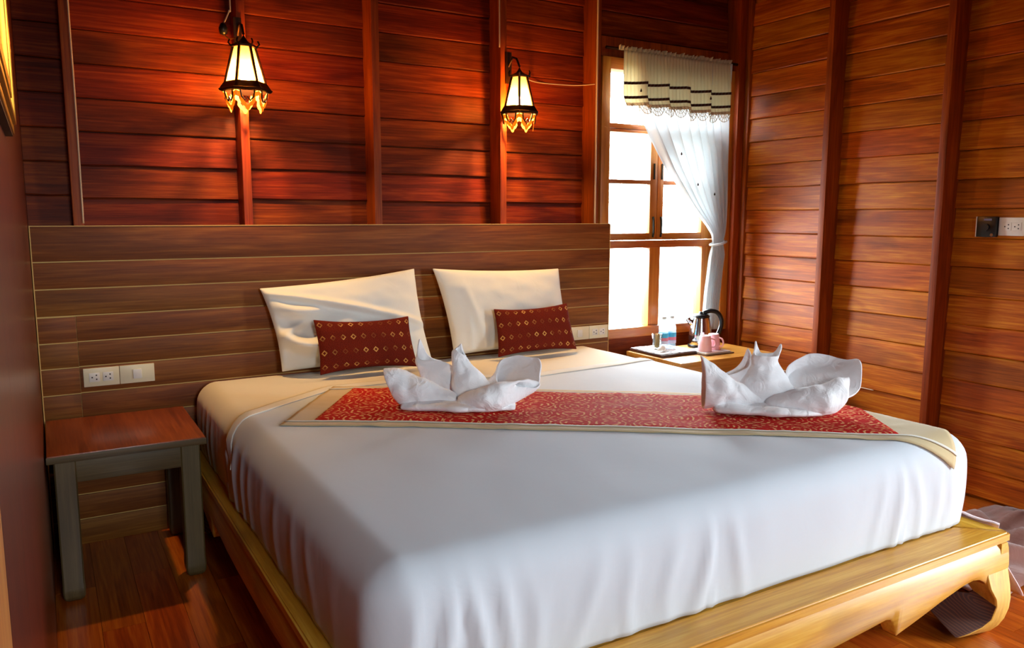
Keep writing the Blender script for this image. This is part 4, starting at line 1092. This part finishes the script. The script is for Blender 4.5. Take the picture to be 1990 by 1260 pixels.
for i in range(5):
    a = i*1.25; v, f = box_vf(-0.007, 0.007, -0.0015, 0.0015, 0, 0.086, 0)
    s = empty('sugar_sachet', (tb.location.x+0.010*math.cos(a), tb.location.y+0.010*math.sin(a), TRZ+0.007)); D.objects.remove(s)
    o = obj('sugar_sachet', v, f, FRINGE, None); o.location = (tb.location.x+0.009*math.cos(a), tb.location.y+0.009*math.sin(a), TRZ+0.009)
    o.rotation_euler = (0.10*math.sin(a), 0.10*math.cos(a), a+0.7)
    tag(o, 'brown paper sugar sachet standing in the glass tumbler', 'sachet', 'sugar sachets in the tumbler')
# crumpled tissue in front
v, f = lobe([((0, 0, 0.008), (0.03, 0, 0), (0, 0.02, 0)), ((0, 0, 0.02), (0.026, 0, 0), (0, 0.016, 0)), ((0, 0, 0.034), (0.010, 0, 0), (0, 0.006, 0))], 16, 4, wr=0.004, seed=30)
o = obj('tissue_packet', [Vector(p) for p in v], f, PORC, None, True); o.location = (-0.925, -0.305, TRZ-0.002); tag(o, 'small crumpled white packet on the napkin before the tumbler', 'packet')
# saucer dish + mugs
pl = obj('serving_plate', *box_vf(-0.705, -0.50, -0.455, -0.275, TZ+0.006, TZ+0.016, 0.004), PORC, None); tag(pl, 'white rectangular plate under the two pink mugs', 'plate')
V0, F0 = joinvf([box_vf(-0.72, -0.485, -0.47, -0.26, TZ+0.0, TZ+0.007, 0.0)])
o = obj('place_mat', V0, F0, plain('mat_brown', (96, 66, 34), 0.7)); tag(o, 'brown woven mat under the white plate', 'mat')
def mug(x, y, ha, label):
    t = empty('pink_mug', (x, y, TZ+0.0165)); tag(t, label, 'mug', 'pink mugs turned upside down on the plate')
    H = 0.098
    v, f = lathe_vf([(0.041, 0.0), (0.044, 0.0), (0.0435, 0.004), (0.040, 0.05), (0.034, H-0.006), (0.031, H), (0.026, H), (0.025, H-0.004), (0.001, H-0.004)], (0, 0, 0), 28, False); obj('body', v, f, PINK, t, True, world=False)
    v, f = tube_vf(catmull([(0.041, 0, 0.024), (0.062, 0, 0.026), (0.070, 0, 0.046), (0.060, 0, 0.070), (0.034, 0, 0.078)], 5), 0.0055, 8)
    o = obj('handle', v, f, PINK, t, True, world=False); t.rotation_euler = (0, 0, ha)
    v, f = lathe_vf([(0.0315, H-0.0005), (0.0285, H+0.001), (0.0255, H-0.0005)], (0, 0, 0), 28, False); o = obj('base_ring', v, f, PORC, t, True, world=False)
mug(-0.658, -0.392, math.radians(-20), 'pink mug turned upside down, the left one nearer the bottles')
mug(-0.560, -0.365, math.radians(-75), 'pink mug turned upside down, the right one in front of the kettle')
# kettle
kt = empty('electric_kettle', (-0.50, -0.185, TZ)); tag(kt, 'steel electric kettle with a black looped handle on the table', 'kettle')
v, f = lathe_vf([(0.001, 0), (0.078, 0), (0.080, 0.012), (0.074, 0.02)], (0, 0, 0), 32, False, False); obj('power_base', v, f, BLACKP, kt, True, world=False)
v, f = lathe_vf([(0.074, 0.021), (0.076, 0.03), (0.072, 0.09), (0.063, 0.15), (0.055, 0.19), (0.054, 0.198), (0.001, 0.199)], (0, 0, 0), 36, False); obj('body', v, f, STEEL, kt, True, world=False)
v, f = lathe_vf([(0.056, 0.196), (0.056, 0.204), (0.045, 0.214), (0.014, 0.218), (0.012, 0.230), (0.001, 0.232)], (0, 0, 0), 32, False); obj('lid', v, f, BLACKP, kt, True, world=False)
v, f = tube_vf(catmull([(-0.048, 0, 0.15), (-0.075, 0, 0.172), (-0.088, 0, 0.192)], 5), [0.02]*5+[0.016]*5+[0.010], 12); obj('spout', v, f, STEEL, kt, True, world=False)
hp = catmull([(0.015, 0, 0.222), (0.060, 0, 0.236), (0.105, 0, 0.226), (0.132, 0, 0.190), (0.136, 0, 0.140), (0.120, 0, 0.090), (0.096, 0, 0.058), (0.066, 0, 0.050)], 6)
v, f = tube_vf(hp, 0.0145, 12); obj('handle', v, f, BLACKP, kt, True, world=False)
kt.rotation_euler = (0, 0, math.radians(-28))

# ------------------------------------------------------------------ curtain and valance
rod = obj('curtain_rod', *tube_vf([(-1.185, -0.028, 2.462), (-0.10, -0.028, 2.462)], 0.009, 12), IRON, None, True); tag(rod, 'dark curtain rod over the window', 'curtain rod')
CL = [(0.74, -0.345), (0.985, -0.325), (1.192, -0.298), (1.285, -0.275), (1.345, -0.285), (1.40, -0.33), (1.55, -0.485), (1.759, -0.67), (1.961, -0.815), (2.068, -0.885), (2.2, -0.94), (2.45, -0.96)]
CR = [(0.74, -0.205), (0.874, -0.208), (1.119, -0.180), (1.215, -0.166), (1.285, -0.182), (1.36, -0.168), (1.55, -0.150), (2.45, -0.125)]
def curtain():
    V, F = [], []; nu, nv = 90, 90
    for j in range(nv+1):
        z = 0.70+(2.455-0.70)*j/nv
        xl, xr = lerp_tab(CL, z), lerp_tab(CR, z)
        pinch = math.exp(-((z-1.29)/0.06)**2)
        w = xr-xl
        for i in range(nu+1):
            u = i/nu
            ue = u+0.02*math.sin(7*u+z*2)
            x = xl+w*ue
            amp = (0.010+0.016*min(1, w/0.6))*(1-0.55*pinch)
            ph = 2*math.pi*u*9+1.2*math.sin(u*5+z*1.3)
            y = -0.030+amp*math.sin(ph)+0.006*nz3(u*5, z*2, 0, 1.5)-0.015*(1-min(1, w/0.3))
            V.append((x, y, z))
    for j in range(nv):
        for i in range(nu):
            a = j*(nu+1)+i; F.append((a, a+1, a+nu+2, a+nu+1))
    return V, F
v, f = curtain(); cu = obj('curtain', v, f, CURT, None, True); mod(cu, 'SOLIDIFY', thickness=0.0015)
tag(cu, 'sheer white curtain swept to the right and gathered at the window frame', 'curtain')
# tie band
tp = []
for k in range(25):
    a = 2*math.pi*k/24; tp.append((-0.227+0.062*math.cos(a), -0.042+0.042*math.sin(a), 1.285+0.012*math.cos(a)))
o = obj('tieback', *tube_vf(tp, 0.008, 8), CURT, cu, True)
# embroidered sprigs
for (x, z) in ((-0.60, 1.85), (-0.45, 1.66), (-0.30, 1.60)):
    o = obj('sprig', *lathe_vf([(0.001, 0), (0.006, 0.006), (0.003, 0.016), (0.001, 0.02)], (x, -0.066, z), 6, True, True), STRIPE, cu)
vl = empty('valance', (-0.62, -0.06, 2.45)); tag(vl, 'cream gathered valance with two brown stripes and a crochet lace edge', 'valance')
def val_pt(u, z, off=0.0):
    x = -1.075+(0.875+0.0)*u + 0.045*(1-u)*smoothstep(2.2, 2.08, z)
    # stepped pleats: saw-tooth folds, deeper at the bottom
    t = smoothstep(2.46, 2.30, z)
    pl_ = (u*5.0) % 1.0
    saw = (pl_**1.5)
    y = -0.060-0.022*t*saw-0.006*math.sin(2*math.pi*u*34+3*math.sin(z*6))*(1-0.5*t)
    zz = z+0.013*t*(saw-0.5)-0.010*t*smoothstep(0.55, 0.62, u)
    return (x, y-off, zz)
def val_strip(name, z0, z1, nz_, mat, off=0.0, th=0.0015, nu=220, zfun=None):
    V, F = [], []
    for j in range(nz_+1):
        for i in range(nu+1):
            u = i/nu; a, b_ = (z0, z1) if zfun is None else zfun(u)
            V.append(val_pt(u, a+(b_-a)*j/nz_, off))
    for j in range(nz_):
        for i in range(nu): q = j*(nu+1)+i; F.append((q, q+1, q+nu+2, q+nu+1))
    o = obj(name, V, F, mat, vl, True); mod(o, 'SOLIDIFY', thickness=th, offset=0); return o
val_strip('cloth', 2.152, 2.452, 18, VAL)
val_strip('stripe', 2.258, 2.274, 1, STRIPE, 0.004)['label'] = 'dark brown stripe'
val_strip('stripe', 2.174, 2.190, 1, STRIPE, 0.004)['label'] = 'dark brown stripe'
# heading ruffle above the rod
V, F = [], []
for j in range(4):
    for i in range(301):
        u = i/300; x = -1.105+0.925*u
        V.append((x, -0.040-0.016*math.sin(2*math.pi*u*30+2*math.sin(u*20))*(j/3)-0.008, 2.452+0.030*(j/3)*(0.8+0.5*nz3(u*30, 0, 0, 1))))
for j in range(3):
    for i in range(300): a = j*301+i; F.append((a, a+1, a+302, a+301))
o = obj('ruffle', V, F, VAL, vl, True); mod(o, 'SOLIDIFY', thickness=0.0015)
# lace: scallop fans made of thin cords
cords = []
nf_ = 9
for k in range(nf_):
    uc = (k+0.5)/nf_; R0 = 0.5/nf_
    def LP(du, dz): return val_pt(min(1, max(0, uc+du)), 2.15-dz, 0.001)
    arc = [LP(R0*0.98*math.sin(a), 0.012+0.052*math.cos(a)) for a in [(-1.5+3.0*i/10) for i in range(11)]]
    cords.append(tube_vf(arc, 0.0022, 4))
    arc = [LP(R0*0.6*math.sin(a), 0.010+0.030*math.cos(a)) for a in [(-1.5+3.0*i/8) for i in range(9)]]
    cords.append(tube_vf(arc, 0.002, 4))
    for i in range(7):
        a = -1.3+2.6*i/6
        cords.append(tube_vf([LP(0, 0.004), LP(R0*1.05*math.sin(a), 0.012+0.056*math.cos(a))], 0.0018, 4))
v, f = joinvf(cords); o = obj('lace', v, f, LACE, vl); o['label'] = 'crochet fan lace edging'
val_strip('lace_band', 2.134, 2.152, 3, LACE, 0.001)
for (u, z) in ((0.14, 2.222), (0.79, 2.222), (0.60, 2.31)):
    p = val_pt(u, z, 0.004); o = obj('sprig', *lathe_vf([(0.001, -0.010), (0.007, -0.006), (0.004, 0.004), (0.001, 0.012)], p, 6, True, True), STRIPE, vl)

# ------------------------------------------------------------------ blanket on the floor beside the bed
def blanket(name, x0, x1, y0, y1, mat, hfun, label, nu=70, nv=44):
    V, F = [], []
    for i in range(nu+1):
        for j in range(nv+1):
            u, v_ = i/nu, j/nv
            x = x0+(x1-x0)*u; y = y0+(y1-y0)*v_
            x += 0.03*nz3(v_*3, u, 0, 1.5, 3); y += 0.05*nz3(u*3, v_, 0, 1.5, 7)
            V.append((x, y, hfun(x, y, u, v_)))
    for i in range(nu):
        for j in range(nv): a = i*(nv+1)+j; F.append((a, a+1, a+nv+2, a+nv+1))
    o = obj(name, V, F, mat, None, True); mod(o, 'SOLIDIFY', thickness=0.008, offset=1); tag(o, label, 'blanket'); return o
def hf1(x, y, u, v_):
    base = 0.012+0.10*max(0, math.sin(math.pi*min(1, u*1.0)))*math.sin(math.pi*v_)**0.6
    drop = 0.384*smoothstep(-1.18, -1.325, x) if x < -1.18 else 0
    return max(0.006, base*(0.7+0.9*nz3(x, y, 0, 6, 2))+0.03*ridge(y*40+x*12)*math.sin(math.pi*v_))+drop
blanket('blanket', -1.12, -0.06, -2.42, -1.86, MAUVE, hf1, 'crumpled mauve-brown blanket on the floor at the right foot of the bed')
def hf2(x, y, u, v_):
    return 0.385+0.010+0.012*ridge(y*60+x*20)
V, F = [], []
for i in range(61):
    for j in range(17):
        u, v_ = i/60, j/16
        y = -2.535+0.95*u; s = v_*0.34
        if s < 0.02: x = -1.327+s; z = 0.390
        else: x = -1.307+0.16*((s-0.02)/0.32)**1.4; z = 0.390-0.92*(s-0.02)
        w = 0.3+0.7*v_
        V.append((x+0.016*w*ridge(y*52+v_*2)+0.008*nz3(y*4, v_, 0, 2), y+0.02*math.sin(v_*5), z+0.004*ridge(y*55)*(1-v_)+0.018*v_*nz3(y*9, 0, 0, 1)))
for i in range(60):
    for j in range(16): a = i*17+j; F.append((a, a+1, a+18, a+17))
o = obj('fringed_throw', V, F, PALE, None, True); mod(o, 'SOLIDIFY', thickness=0.004, offset=0)
tag(o, 'pale pinkish fringed throw edge hanging over the right bed rail', 'throw')

SC.frame_set(1)
